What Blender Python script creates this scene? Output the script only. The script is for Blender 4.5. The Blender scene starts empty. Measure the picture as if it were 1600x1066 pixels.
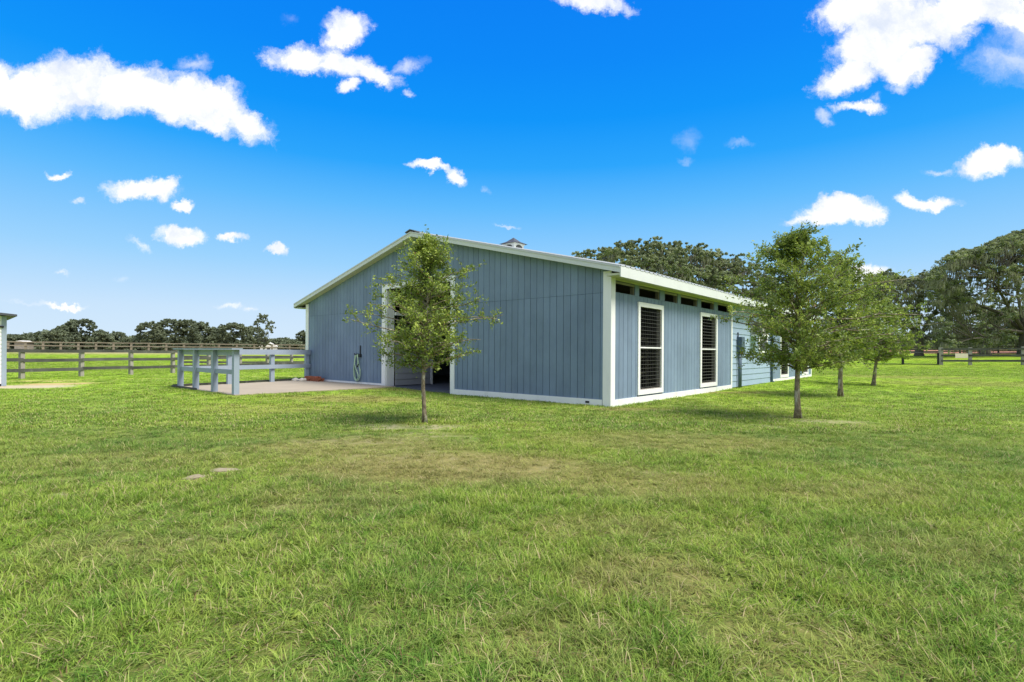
import bpy, math, random
import numpy as np
from mathutils import Vector, Matrix, noise as mnoise
R = math.radians
rnd = random.Random(7)
S = bpy.context.scene
COL = S.collection

# ------------------------------------------------------------------ camera
FPX = 821.0; CX = 800.0; HY = 551.4; ROLL = math.atan(9.7/1662.0); H = 1.2
cam_d = bpy.data.cameras.new('camera'); cam = bpy.data.objects.new('camera', cam_d); COL.objects.link(cam)
cam_d.sensor_width = 36; cam_d.lens = 36*FPX/1600; cam_d.shift_y = (HY-533)/1600
cam_d.clip_start = 0.05; cam_d.clip_end = 3000
cam.matrix_world = Matrix.Translation((0, 0, H)) @ Matrix.Rotation(R(90), 4, 'X') @ Matrix.Rotation(ROLL, 4, 'Z')
S.camera = cam

def ray(x, y):
    dx, dy = x-CX, y-HY
    c, s = math.cos(ROLL), math.sin(ROLL)
    return ((c*dx+s*dy)/FPX, 1.0, (s*dx-c*dy)/FPX)
def pick(x, y, z=0.0):
    r = ray(x, y); t = (z-H)/r[2]
    return Vector((r[0]*t, t, z))
def pix(x, y, depth):
    r = ray(x, y)
    return Vector((r[0]*depth, depth, H+r[2]*depth))

# ------------------------------------------------------------------ sun, exposure
SUN_DIR = Vector((0.62, -0.30, 1.15)).normalized()   # towards the sun: high, from the right
sl = bpy.data.lights.new('sun', 'SUN'); so = bpy.data.objects.new('sun', sl); COL.objects.link(so)
sl.energy = 4.3; sl.angle = R(26); sl.color = (1.0, 0.95, 0.86)
so.rotation_euler = SUN_DIR.to_track_quat('Z', 'Y').to_euler()
so.location = (0, 0, 60)
S.view_settings.view_transform = 'Standard'; S.view_settings.look = 'None'
S.view_settings.exposure = 0.55; S.view_settings.gamma = 1; S.view_settings.use_curve_mapping = False
S.render.engine = 'CYCLES'
S.cycles.max_bounces = 5; S.cycles.diffuse_bounces = 3; S.cycles.glossy_bounces = 2
S.cycles.transmission_bounces = 3; S.cycles.transparent_max_bounces = 4
S.cycles.use_denoising = True
S.cycles.caustics_reflective = False; S.cycles.caustics_refractive = False

# ------------------------------------------------------------------ world
W = bpy.data.worlds.new('World'); S.world = W; W.use_nodes = True
class NT:
    def __init__(s, tree): s.t = tree; s.n = tree.nodes; s.l = tree.links
    def new(s, typ, **kw):
        n = s.n.new(typ)
        for k, v in kw.items(): setattr(n, k, v)
        return n
    def put(s, inp, v):
        if isinstance(v, bpy.types.NodeSocket): s.l.new(v, inp)
        elif v is not None: inp.default_value = v
    def math(s, op, a, b=None, c=None, clamp=False):
        n = s.new('ShaderNodeMath', operation=op); n.use_clamp = clamp
        s.put(n.inputs[0], a)
        if b is not None: s.put(n.inputs[1], b)
        if c is not None: s.put(n.inputs[2], c)
        return n.outputs[0]
    def vmath(s, op, a, b=None, scale=None):
        n = s.new('ShaderNodeVectorMath', operation=op); s.put(n.inputs[0], a)
        if b is not None: s.put(n.inputs[1], b)
        if scale is not None: s.put(n.inputs['Scale'], scale)
        return n.outputs['Value'] if op in ('LENGTH', 'DOT_PRODUCT', 'DISTANCE') else n.outputs['Vector']
    def noise(s, vec, scale, detail=3, rough=0.55, dist=0.0, out='Fac'):
        n = s.new('ShaderNodeTexNoise'); s.put(n.inputs['Vector'], vec)
        n.inputs['Scale'].default_value = scale; n.inputs['Detail'].default_value = detail
        n.inputs['Roughness'].default_value = rough; n.inputs['Distortion'].default_value = dist
        return n.outputs[out]
    def mix(s, fac, a, b, blend='MIX'):
        n = s.new('ShaderNodeMix', data_type='RGBA', blend_type=blend)
        s.put(n.inputs[0], fac); s.put(n.inputs[6], a); s.put(n.inputs[7], b)
        return n.outputs[2]
    def ramp(s, fac, stops, interp='LINEAR'):
        n = s.new('ShaderNodeValToRGB'); cr = n.color_ramp; cr.interpolation = interp
        while len(cr.elements) > 1: cr.elements.remove(cr.elements[-1])
        for i, (p, c) in enumerate(stops):
            e = cr.elements[0] if i == 0 else cr.elements.new(p)
            e.position = p; e.color = tuple(c)+(1,) if len(c) == 3 else c
        s.put(n.inputs[0], fac); return n.outputs['Color']
    def rng(s, v, a, b, c=0.0, d=1.0, smooth=True):
        n = s.new('ShaderNodeMapRange'); n.interpolation_type = 'SMOOTHSTEP' if smooth else 'LINEAR'
        s.put(n.inputs[0], v)
        for i, q in enumerate((a, b, c, d)): n.inputs[i+1].default_value = q
        return n.outputs[0]
    def sep(s, v):
        n = s.new('ShaderNodeSeparateXYZ'); s.put(n.inputs[0], v); return n.outputs
    def comb(s, x, y, z=0.0):
        n = s.new('ShaderNodeCombineXYZ'); s.put(n.inputs[0], x); s.put(n.inputs[1], y); s.put(n.inputs[2], z)
        return n.outputs[0]

def lin(c):
    return tuple(((v/255)/12.92 if v/255 <= 0.04045 else ((v/255+0.055)/1.055)**2.4) for v in c)

w = NT(W.node_tree); w.n.clear()
tc = w.new('ShaderNodeTexCoord'); D = w.vmath('NORMALIZE', tc.outputs['Generated'])
dx, dy, dz = w.sep(D)
EXPO = 2**S.view_settings.exposure
def sk(c): return tuple(v/EXPO for v in lin(c))
elev = w.math('DIVIDE', w.math('ARCSINE', dz), math.pi/2)
grad = w.ramp(elev, [(0.0, sk((216, 236, 253))), (0.045, sk((202, 229, 254))), (0.10, sk((156, 212, 255))), (0.17, sk((96, 188, 255))),
                     (0.215, sk((40, 166, 254))), (0.265, sk((4, 150, 252))), (0.32, sk((0, 138, 250))), (0.40, sk((0, 127, 246))), (0.6, sk((10, 124, 235))), (1.0, sk((30, 120, 215)))])
skyt = w.new('ShaderNodeTexSky', sky_type='NISHITA'); skyt.sun_disc = False
skyt.sun_elevation = math.asin(SUN_DIR.z); skyt.sun_rotation = math.atan2(SUN_DIR.x, SUN_DIR.y)
skyn = w.vmath('SCALE', skyt.outputs['Color'], scale=0.10)
base = w.mix(0.025, grad, skyn)
# clouds: soft ellipses set in directions, edges broken by noise
yy = w.math('MAXIMUM', dy, 0.02)
gx = w.math('DIVIDE', dx, yy); gz = w.math('DIVIDE', dz, yy)
P = w.comb(gx, gz, 0.0)
n1 = w.noise(P, 5.5, 7, 0.62, out='Color'); n2 = w.noise(P, 27.0, 9, 0.72, out='Color')
off = w.vmath('ADD', w.vmath('SCALE', w.vmath('SUBTRACT', n1, (0.5, 0.5, 0.5)), scale=0.085),
              w.vmath('SCALE', w.vmath('SUBTRACT', n2, (0.5, 0.5, 0.5)), scale=0.042))
PD = w.vmath('ADD', P, off)
# (x, y, rx, ry, angle, strength) in photograph pixels, turned into directions
CL = [(40, 140, 100, 50, 0, 1), (120, 128, 90, 56, 10, 1), (190, 138, 80, 50, 0, 1), (250, 155, 70, 32, -10, .9), (320, 162, 80, 42, -14, 1), (385, 188, 62, 28, -28, .9),
      (302, 104, 32, 16, 0, .62), (-20, 125, 90, 40, 0, 1), (330, 188, 50, 18, -20, .85),
      (470, 85, 62, 25, 4, 1), (530, 90, 65, 28, -10, .95), (545, 45, 42, 34, 20, .8), (590, 112, 48, 18, -24, .9), (530, 28, 30, 14, 20, .55), (640, 102, 34, 13, 28, .6), (545, 128, 26, 12, 10, .7), (452, 28, 18, 14, 0, .3),
      (218, 297, 62, 21, 5, 1), (258, 288, 20, 14, 30, .8), (290, 314, 24, 11, 5, .95), (91, 270, 20, 9, -12, .7), (282, 364, 52, 20, -4, 1), (290, 355, 26, 14, 0, .9), (360, 372, 26, 9, -8, .8),
      (424, 395, 22, 10, 0, .85), (218, 380, 24, 6, -35, .42), (98, 424, 12, 5, 0, .6), (124, 317, 12, 6, 0, .5), (100, 473, 44, 5, -2, .7), (195, 432, 14, 6, 0, .4), (355, 467, 30, 5, 0, .5), (390, 472, 16, 5, 0, .5),
      (672, 258, 42, 10, -14, .9), (712, 276, 24, 14, -40, .9), (640, 147, 10, 7, 0, .5), (793, 355, 28, 4, -5, .62), (758, 295, 12, 5, 0, .4),
      (935, 4, 80, 18, -3, .75), (1075, 215, 20, 22, 0, .36), (1075, 244, 18, 8, 0, .3), (1155, 222, 24, 7, 0, .28),
      (1360, 20, 110, 48, 0, 1), (1375, 75, 85, 50, 10, 1), (1330, 118, 62, 36, 22, 1), (1420, 100, 60, 32, 20, .95), (1430, 40, 120, 50, 0, .95), (1530, 15, 120, 40, 0, .9), (1590, 35, 60, 28, 0, .8), (1400, 135, 24, 12, 0, .6),
      (1575, 95, 80, 44, -10, .52), (1590, 60, 60, 50, 0, .6), (1342, 172, 46, 14, 3, .7), (1290, 188, 20, 12, -30, .5), (1365, 158, 20, 10, 40, .45), (1300, 30, 50, 14, -20, .6),
      (1545, 248, 62, 24, 6, 1), (1570, 236, 36, 18, 0, .9), (1465, 258, 26, 8, -5, .5), (1450, 312, 46, 14, -4, .95), (1300, 338, 86, 24, 6, 1), (1310, 322, 50, 18, 0, .95), (1350, 338, 44, 20, 0, .9),
      (1245, 345, 40, 12, 20, .7), (1352, 430, 52, 14, 0, .85), (60, 470, 70, 4, 0, .35)]
def cloud_field(lst):
    dens = None
    for (x, y, rx, ry, a, st) in lst:
        r0 = ray(x, y)
        mp = w.new('ShaderNodeMapping', vector_type='TEXTURE'); w.put(mp.inputs['Vector'], PD)
        mp.inputs['Location'].default_value = (r0[0], r0[2], 0)
        mp.inputs['Rotation'].default_value = (0, 0, R(a))
        mp.inputs['Scale'].default_value = (rx*1.08/FPX, ry*1.08/FPX, 1)
        d_ = w.math('MULTIPLY', w.math('SUBTRACT', 1.0, w.vmath('LENGTH', mp.outputs[0])), max(st, .75))
        dens = d_ if dens is None else w.math('SMOOTH_MAX', dens, d_, 0.10)
    return w.math('ADD', dens, fbm)
fb = w.noise(PD, 13.0, 10, 0.66)
fbm = w.math('MULTIPLY', w.math('SUBTRACT', fb, 0.52), 1.35)
front = w.math('GREATER_THAN', dy, 0.03)
a1 = w.rng(cloud_field([c for c in CL if c[5] > .62]), 0.0, 0.50)
a2 = w.math('MULTIPLY', w.rng(cloud_field([c for c in CL if .4 < c[5] <= .62]), 0.0, 0.8), 0.60)
a3 = w.math('MULTIPLY', w.rng(cloud_field([c for c in CL if c[5] <= .4]), 0.0, 0.9), 0.22)
a2 = w.math('MAXIMUM', a2, a3)
alphaA = w.math('MULTIPLY', w.math('MAXIMUM', a1, a2), front)
# beyond the frame: unseen cloud cover added over the dome to brighten ambient light
P2 = w.vmath('DIVIDE', D, w.comb(w.math('ADD', dz, 0.15), w.math('ADD', dz, 0.15), 1.0))
cb = w.noise(P2, 1.3, 6, 0.6)
outm = w.math('MAXIMUM', w.rng(w.math('ABSOLUTE', gx), 1.05, 1.7), w.math('MAXIMUM', w.rng(gz, 0.78, 1.15), w.math('LESS_THAN', dy, 0.05)))
alphaB = w.math('MULTIPLY', w.math('MULTIPLY', w.rng(cb, 0.34, 0.58), outm), w.rng(dz, 0.02, 0.15))
alpha = w.math('MAXIMUM', alphaA, alphaB)
shade = w.math('MAXIMUM', w.rng(w.noise(PD, 9.0, 7, 0.65), 0.30, 0.58), w.math('SUBTRACT', 1.0, w.rng(gz, 0.02, 0.2)))
ccol = w.mix(shade, tuple(v/EXPO for v in (0.78, 0.85, 0.98))+(1,), tuple(v/EXPO for v in (1.10, 1.10, 1.12))+(1,))
sky = w.mix(alpha, base, ccol)
bg = w.new('ShaderNodeBackground'); w.put(bg.inputs[0], sky); bg.inputs[1].default_value = 1.0
wo = w.new('ShaderNodeOutputWorld'); w.l.new(bg.outputs[0], wo.inputs[0])

# ------------------------------------------------------------------ materials
def new_mat(name):
    m = bpy.data.materials.new(name); m.use_nodes = True
    t = NT(m.node_tree); t.n.clear()
    o = t.new('ShaderNodeOutputMaterial'); b = t.new('ShaderNodeBsdfPrincipled')
    t.l.new(b.outputs[0], o.inputs[0]); return m, t, b, o
def paint(name, col, rough=0.6, var=0.12, dirt=None, scale=2.0, bump=0.15, bscale=(8, 8, 1), streak=0.0, spec=0.3, metal=0.0):
    m, t, b, o = new_mat(name)
    g = t.new('ShaderNodeTexCoord'); oi = t.new('ShaderNodeObjectInfo')
    pos = t.new('ShaderNodeNewGeometry').outputs['Position']
    n = t.noise(pos, scale, 5, 0.6)
    k = t.math('ADD', t.math('MULTIPLY', t.math('SUBTRACT', n, 0.5), var*2), t.math('MULTIPLY', t.math('SUBTRACT', oi.outputs['Random'], 0.5), var*0.6))
    sv = t.vmath('MULTIPLY', pos, (bscale[0], bscale[1], bscale[2]))
    gr = t.noise(sv, 6, 4, 0.6)
    k = t.math('ADD', k, t.math('MULTIPLY', t.math('SUBTRACT', gr, 0.5), var))
    c = t.vmath('SCALE', tuple(col), scale=t.math('ADD', 1.0, k))
    if dirt:
        dn = t.rng(t.noise(t.vmath('MULTIPLY', pos, (1, 1, 0.35)), 3.0, 6, 0.7), 0.52, 0.75)
        zz = t.sep(pos)[2]
        low = t.rng(zz, 0.0, 0.5, 1.0, 0.25)
        c = t.mix(t.math('MULTIPLY', t.math('MULTIPLY', dn, low), streak), c, tuple(dirt)+(1,))
    t.put(b.inputs['Base Color'], c); b.inputs['Roughness'].default_value = rough
    b.inputs['Specular IOR Level'].default_value = spec; b.inputs['Metallic'].default_value = metal
    if bump:
        bp = t.new('ShaderNodeBump'); bp.inputs['Strength'].default_value = bump; bp.inputs['Distance'].default_value = 0.004
        t.put(bp.inputs['Height'], gr); t.l.new(bp.outputs[0], b.inputs['Normal'])
    return m
M = {}
M['siding'] = paint('blue_grey_siding_paint', (0.172, 0.236, 0.322), 0.72, 0.26, (0.30, 0.35, 0.38), 1.1, 0.6, (12, 12, 0.8), 0.55, 0.2)
M['groove'] = paint('groove_paint', (0.06, 0.095, 0.14), 0.8, 0.1)
M['lap'] = paint('lap_siding_paint', (0.29, 0.385, 0.50), 0.65, 0.10, (0.3, 0.3, 0.28), 1.5, 0.3, (1, 1, 10), 0.4, 0.25)
M['white'] = paint('white_trim_paint', (0.78, 0.79, 0.78), 0.55, 0.05, (0.42, 0.44, 0.36), 1.5, 0.2, (6, 6, 1.0), 0.5, 0.3)
M['fascia'] = paint('weathered_white_fascia', (0.60, 0.63, 0.61), 0.6, 0.10, (0.36, 0.40, 0.30), 2.5, 0.3, (3, 3, 10), 0.8, 0.3)
M['soffit'] = paint('soffit_paint_grass_bounce', (0.50, 0.52, 0.38), 0.8, 0.08)  # green cast of light bounced off the grass is mixed into this colour
M['roof'] = paint('galvanised_roof_sheet', (0.50, 0.52, 0.52), 0.45, 0.08, None, 1.0, 0.1, (2, 2, 2), 0, 0.4, 0.0)
M['ridge'] = paint('dark_ridge_cap', (0.10, 0.11, 0.12), 0.5, 0.1)
M['rail'] = paint('pale_blue_rail_paint', (0.275, 0.33, 0.405), 0.65, 0.13, (0.28, 0.30, 0.29), 2.0, 0.4, (5, 5, 5), 0.6, 0.25)
M['wood'] = paint('grey_weathered_wood', (0.29, 0.27, 0.24), 0.85, 0.45, (0.05, 0.055, 0.045), 1.6, 0.8, (3, 3, 14), 0.9, 0.1)
M['darkwood'] = paint('dark_weathered_wood', (0.080, 0.082, 0.074), 0.85, 0.8, (0.24, 0.24, 0.22), 1.2, 0.8, (3, 3, 14), 0.9, 0.1)
M['palewood'] = paint('pale_weathered_wood', (0.20, 0.18, 0.135), 0.85, 0.25, None, 1.0, 0.5, (3, 3, 10), 0, 0.1)
M['inside'] = paint('dark_barn_interior_wood', (0.05, 0.045, 0.04), 0.9, 0.3)
M['floor'] = paint('barn_aisle_floor', (0.07, 0.08, 0.10), 0.8, 0.15)
M['wire'] = paint('grey_grille_steel', (0.075, 0.075, 0.072), 0.5, 0.1, None, 3, 0)
M['black'] = paint('black_plastic', (0.02, 0.02, 0.022), 0.5, 0.1, None, 3, 0)
M['blackmetal'] = paint('black_pipe', (0.015, 0.018, 0.018), 0.5, 0.1, None, 3, 0)
M['bluemetal'] = paint('blue_painted_metal', (0.075, 0.115, 0.165), 0.5, 0.08, None, 3, 0)
M['hose'] = paint('pale_green_hose', (0.42, 0.58, 0.40), 0.45, 0.06, None, 8, 0)
M['concrete'] = paint('pale_concrete', (0.32, 0.275, 0.215), 0.9, 0.14, (0.30, 0.27, 0.22), 1.2, 0.4, (2, 2, 2), 0.8, 0.1)
M['brick'] = paint('red_brown_brick', (0.30, 0.10, 0.055), 0.85, 0.45, None, 9, 0.6, (8, 8, 8), 0, 0.2)
M['stone'] = paint('pale_stone', (0.55, 0.52, 0.46), 0.9, 0.25, None, 9, 0.6, (8, 8, 8), 0, 0.2)
M['sign'] = paint('cream_board', (0.72, 0.62, 0.50), 0.7, 0.1)
M['dirtmat'] = paint('sandy_dirt', (0.27, 0.23, 0.15), 0.95, 0.3, None, 12, 0.6)
M['slate'] = paint('dark_slate_roof', (0.06, 0.065, 0.08), 0.6, 0.25, None, 10, 0.3)
M['bark'] = paint('young_oak_bark', (0.25, 0.215, 0.155), 0.95, 0.75, (0.48, 0.46, 0.36), 26, 1.0, (6, 6, 2), 0.9, 0.1)
def bark_mat(name, a, b2, c2, sc):
    m, t, b, o = new_mat(name)
    tco = t.new('ShaderNodeTexCoord').outputs['Object']
    v_ = t.vmath('MULTIPLY', tco, (1, 1, .45))
    n1_ = t.rng(t.noise(v_, sc, 5, .7), .35, .65); n2_ = t.rng(t.noise(v_, sc*.45, 4, .6), .50, .62); n3_ = t.noise(t.vmath('MULTIPLY', tco, (1, 1, .15)), sc*2, 4, .7)
    c = t.mix(n1_, a+(1,), b2+(1,)); c = t.mix(t.math('MULTIPLY', n2_, .8), c, c2+(1,))
    t.put(b.inputs['Base Color'], c); b.inputs['Roughness'].default_value = .95; b.inputs['Specular IOR Level'].default_value = .1
    bp = t.new('ShaderNodeBump'); bp.inputs['Strength'].default_value = .9; bp.inputs['Distance'].default_value = .01
    t.put(bp.inputs['Height'], t.math('ADD', n1_, n3_)); t.l.new(bp.outputs[0], b.inputs['Normal']); return m
M['bark'] = bark_mat('young_oak_bark', (0.13, 0.10, 0.07), (0.30, 0.25, 0.17), (0.50, 0.48, 0.38), 22)
M['oldbark'] = paint('old_oak_bark', (0.13, 0.115, 0.095), 0.95, 0.4, None, 3, 1.0, (2, 2, 1), 0, 0.1)
M['bucket'] = paint('white_plastic_bucket', (0.55, 0.62, 0.75), 0.4, 0.05, None, 3, 0)
M['greenbox'] = paint('green_plastic_box', (0.05, 0.25, 0.17), 0.5, 0.1, None, 3, 0)
M['redbox'] = paint('red_plastic_tub', (0.35, 0.10, 0.08), 0.5, 0.1, None, 3, 0)
M['innerlap'] = paint('grey_inner_lap_paint', (0.30, 0.31, 0.33), 0.7, 0.1)
M['houseroof'] = paint('light_house_roof', (0.62, 0.60, 0.56), 0.8, 0.1)

def leaf_mat(name, stops, nscale=0.8, trans=0.35, rough=0.5, spec=0.3):
    m, t, b, o = new_mat(name)
    pos = t.new('ShaderNodeNewGeometry').outputs['Position']
    at = t.new('ShaderNodeAttribute', attribute_name='tint')
    f = t.math('ADD', t.math('MULTIPLY', at.outputs['Fac'], 0.75), t.math('MULTIPLY', t.rng(t.noise(pos, nscale, 3, 0.6), 0.3, 0.7), 0.25))
    c = t.ramp(f, stops)
    t.put(b.inputs['Base Color'], c); b.inputs['Roughness'].default_value = rough; b.inputs['Specular IOR Level'].default_value = spec
    tr = t.new('ShaderNodeBsdfTranslucent'); t.put(tr.inputs[0], t.mix(0.5, c, (0.35, 0.42, 0.06, 1)))
    mx = t.new('ShaderNodeMixShader'); mx.inputs[0].default_value = trans
    t.l.new(b.outputs[0], mx.inputs[1]); t.l.new(tr.outputs[0], mx.inputs[2]); t.l.new(mx.outputs[0], o.inputs[0])
    return m
M['leaf'] = leaf_mat('young_oak_leaf', [(0, (0.05, 0.085, 0.02)), (0.35, (0.14, 0.21, 0.04)), (0.68, (0.34, 0.42, 0.07)), (0.97, (0.46, 0.52, 0.10)), (1.0, (0.34, 0.18, 0.07))], 1.5, 0.32)
M['oak'] = leaf_mat('live_oak_leaf', [(0, (0.085, 0.11, 0.06)), (0.5, (0.215, 0.25, 0.15)), (1, (0.40, 0.43, 0.25))], 0.25, 0.25, 0.8, 0.1)
M['oakfar'] = leaf_mat('distant_tree_leaf', [(0, (0.08, 0.10, 0.075)), (0.5, (0.145, 0.175, 0.115)), (1, (0.24, 0.27, 0.165))], 0.08, 0.15, 0.8, 0.1)
M['moss'] = leaf_mat('spanish_moss', [(0, (0.12, 0.12, 0.09)), (0.5, (0.19, 0.19, 0.14)), (1, (0.27, 0.27, 0.19))], 0.4, 0.25)

# ------------------------------------------------------------------ mesh helpers
class MB:
    def __init__(s): s.v = []; s.f = []; s.t = []
    def poly(s, pts, t=None):
        i = len(s.v); s.v += [tuple(p) for p in pts]; s.f.append(tuple(range(i, i+len(pts))))
        if t is not None: s.t += [t]*len(pts)
    def box(s, x0, x1, y0, y1, z0, z1):
        if x1 < x0: x0, x1 = x1, x0
        if y1 < y0: y0, y1 = y1, y0
        i = len(s.v)
        s.v += [(x0, y0, z0), (x1, y0, z0), (x1, y1, z0), (x0, y1, z0), (x0, y0, z1), (x1, y0, z1), (x1, y1, z1), (x0, y1, z1)]
        for q in ((0, 3, 2, 1), (4, 5, 6, 7), (0, 1, 5, 4), (1, 2, 6, 5), (2, 3, 7, 6), (3, 0, 4, 7)): s.f.append(tuple(i+k for k in q))
        return s
    def prism(s, pts, vec):      # polygon extruded along vec
        i = len(s.v); n = len(pts); vec = Vector(vec)
        s.v += [tuple(p) for p in pts] + [tuple(Vector(p)+vec) for p in pts]
        s.f.append(tuple(i+k for k in range(n))[::-1]); s.f.append(tuple(i+n+k for k in range(n)))
        for k in range(n):
            k2 = (k+1) % n; s.f.append((i+k, i+k2, i+n+k2, i+n+k))
        return s
    def tube(s, pts, rad, n=6, cap=True):
        pts = [Vector(p) for p in pts]
        if not hasattr(rad, '__len__'): rad = [rad]*len(pts)
        i0 = len(s.v); up = None
        for k, p in enumerate(pts):
            d = (pts[min(k+1, len(pts)-1)]-pts[max(k-1, 0)])
            d = d.normalized() if d.length > 1e-9 else Vector((0, 0, 1))
            if up is None: up = Vector((1, 0, 0)) if abs(d.z) > 0.8 else Vector((0, 0, 1))
            a = d.cross(up).normalized(); b = a.cross(d).normalized(); up = b
            for j in range(n):
                an = 2*math.pi*j/n
                s.v.append(tuple(p+(a*math.cos(an)+b*math.sin(an))*rad[k]))
        for k in range(len(pts)-1):
            for j in range(n):
                j2 = (j+1) % n; q = i0+k*n
                s.f.append((q+j, q+j2, q+n+j2, q+n+j))
        if cap:
            s.f.append(tuple(i0+j for j in range(n))[::-1]); s.f.append(tuple(i0+(len(pts)-1)*n+j for j in range(n)))
        return s
    def mesh(s, name, m, smooth=False):
        me = bpy.data.meshes.new(name); me.from_pydata(s.v, [], s.f); me.materials.append(m); me.update()
        # consistent outward normals
        import bmesh
        if not s.t:
            bm = bmesh.new(); bm.from_mesh(me); bmesh.ops.recalc_face_normals(bm, faces=bm.faces); bm.to_mesh(me); bm.free()
        if smooth: me.polygons.foreach_set('use_smooth', [True]*len(me.polygons))
        if s.t:
            a = me.attributes.new('tint', 'FLOAT', 'POINT'); a.data.foreach_set('value', s.t)
        return me
    def obj(s, name, m, parent=None, smooth=False, bevel=0.0):
        return link(name, s.mesh(name, m, smooth), parent)
def link(name, me, parent=None, loc=None, rotz=None):
    o = bpy.data.objects.new(name, me); COL.objects.link(o)
    if parent is not None: o.parent = parent
    if loc is not None: o.location = loc
    if rotz is not None: o.rotation_euler = (0, 0, rotz)
    return o
def thing(name, label, cat, loc=(0, 0, 0), rotz=0, group=None):
    o = bpy.data.objects.new(name, None); COL.objects.link(o); o.empty_display_size = 0.2
    o.location = loc; o.rotation_euler = (0, 0, rotz); o['label'] = label; o['category'] = cat
    if group: o['group'] = group
    return o
def tag(o, label=None, cat=None, group=None, kind=None):
    if label: o['label'] = label
    if cat: o['category'] = cat
    if group: o['group'] = group
    if kind: o['kind'] = kind
    return o
def box(name, m, parent, *a): return MB().box(*a).obj(name, m, parent)

# ------------------------------------------------------------------ barn frame
ANG = math.atan2(ray(1503, 555.5)[0], 1.0)            # heading of the side wall
C0 = pick(953, 636)
U = Vector((-math.cos(ANG), math.sin(ANG), 0)); V = Vector((math.sin(ANG), math.cos(ANG), 0))
def W2(s, v, z=0.0): return C0 + U*s + V*v + Vector((0, 0, z))   # barn coordinates to world
ROTB = -ANG                                           # barn local: x = -s, y = v

# ------------------------------------------------------------------ terrain
def sstep(a, b, x):
    t = min(1, max(0, (x-a)/(b-a))); return t*t*(3-2*t)
def terr(x, y):
    d = Vector((x, y, 0))-Vector((C0.x, C0.y, 0)); s = d.dot(U); v = d.dot(V)
    if 0.6 < s < 13.0 and 0.6 < v < 20: return -0.15
    z = 0.10*sstep(4.5, 9.5, s)*sstep(21, 15, s)*sstep(-7.5, -4.6, v)*sstep(9, 2, v)
    z += 0.06*sstep(4, 14, v)*sstep(-4, -1, s)*sstep(30, 22, v)*sstep(3, 0, s)
    r = math.hypot(x, y)
    t = max(0, r-45); z += 1.12*sstep(42, 96, r)
    z += 1.35*sstep(98, 150, r)*sstep(-10, 40, x)
    if 1.0 < r: z += 0.02*mnoise.noise((x*0.25, y*0.25, 0))*sstep(1, 6, r)*sstep(60, 20, r)*sstep(0.6, 2.5, max(-s, -v, s-13.5, v-20.6) if True else 1)
    return z
def gz_(x, y): return terr(x, y)

# patches of bare sand and dirt (pixel x, y, rx m, ry m, strength)
BARE = [(600, 668, .50, .16, .75), (690, 668, .60, .16, .75), (655, 682, 1.0, .20, .5), (560, 690, 1.1, .16, .45), (620, 715, .9, .25, .35), (810, 728, .8, .16, .3), (850, 735, .3, .10, .35), (1060, 742, .45, .12, .35), (700, 720, .7, .18, .30),
        (1220, 652, .5, .16, .6), (1300, 660, .75, .16, .75), (1200, 667, .35, .1, .7), (1330, 665, .4, .14, .6), (1318, 621, .5, .3, .5), (1240, 638, .6, .2, .4), (350, 735, .13, .045, 1.0), (300, 844, .05, .03, .8), (85, 775, .14, .04, .7), (305, 748, .07, .045, .9), (1165, 655, .5, .15, .35),
        (985, 640, .35, .12, .5), (1090, 622, .6, .16, .5), (1165, 603, .7, .2, .5), (1235, 595, 1.4, .22, .4), (470, 790, .3, .1, .3), (500, 600, .6, .1, .5)]
BAREW = []
for (x, y, rx, ry, st) in BARE:
    p = pick(x, y); BAREW.append((p.x, p.y, rx, ry*2.2, st if rx < .16 else st*.72))
BAREW.append((*W2(20.5, -9.2).xy, 1.3, 1.2, 1.0))
shedp = pick(35, 605); BAREW.append((shedp.x, shedp.y, 1.7, 0.9, 1.0))
ORANGE = []
for (x, y, rx, ry, st) in [(95, 601, 1.3, .7, .95), (70, 596, 1.8, .6, .7), (130, 594, 2.2, .5, .35), (250, 592, 1.6, .5, .45), (430, 590, 2.4, .6, .5), (400, 575, 4, 1.5, .5), (330, 585, 2, .5, .4)]:
    p = pick(x, y); ORANGE.append((p.x, p.y, rx, ry, st))
# dry, thin, yellow-brown grass
DRY = [(700, 730, 1.5, .75, .85), (560, 700, 1.3, .8, .6), (880, 740, 1.0, .5, .6), (1010, 760, .9, .5, .55), (520, 780, .7, .4, .35), (1050, 690, 1.6, .8, .45), (250, 720, 1.5, .6, .25), (560, 625, 1.8, .8, .75), (640, 612, 1.6, .4, .6), (420, 640, 1.5, .8, .3),
       (980, 640, .9, .35, .7), (1120, 614, 2.0, .45, .8), (1000, 900, .45, .3, .6), (950, 830, .5, .3, .45), (1420, 590, 4, 2, .6), (1520, 600, 4, 2.5, .5), (1330, 770, .8, .4, .4), (1450, 860, .5, .3, .35), (200, 860, .5, .3, .35), (1230, 1000, .3, .25, .35), (880, 1010, .3, .2, .3)]
DRYW = []
for (x, y, rx, ry, st) in DRY:
    p = pick(x, y); DRYW.append((p.x, p.y, rx, ry, st))
def maskv(lst, x, y):
    m = 0
    for (a, b, rx, ry, st) in lst:
        d = ((x-a)/rx)**2+((y-b)/ry)**2
        if d < 2.2: m = max(m, st*(1-sstep(0.35, 2.0, d)))
    return m
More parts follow.
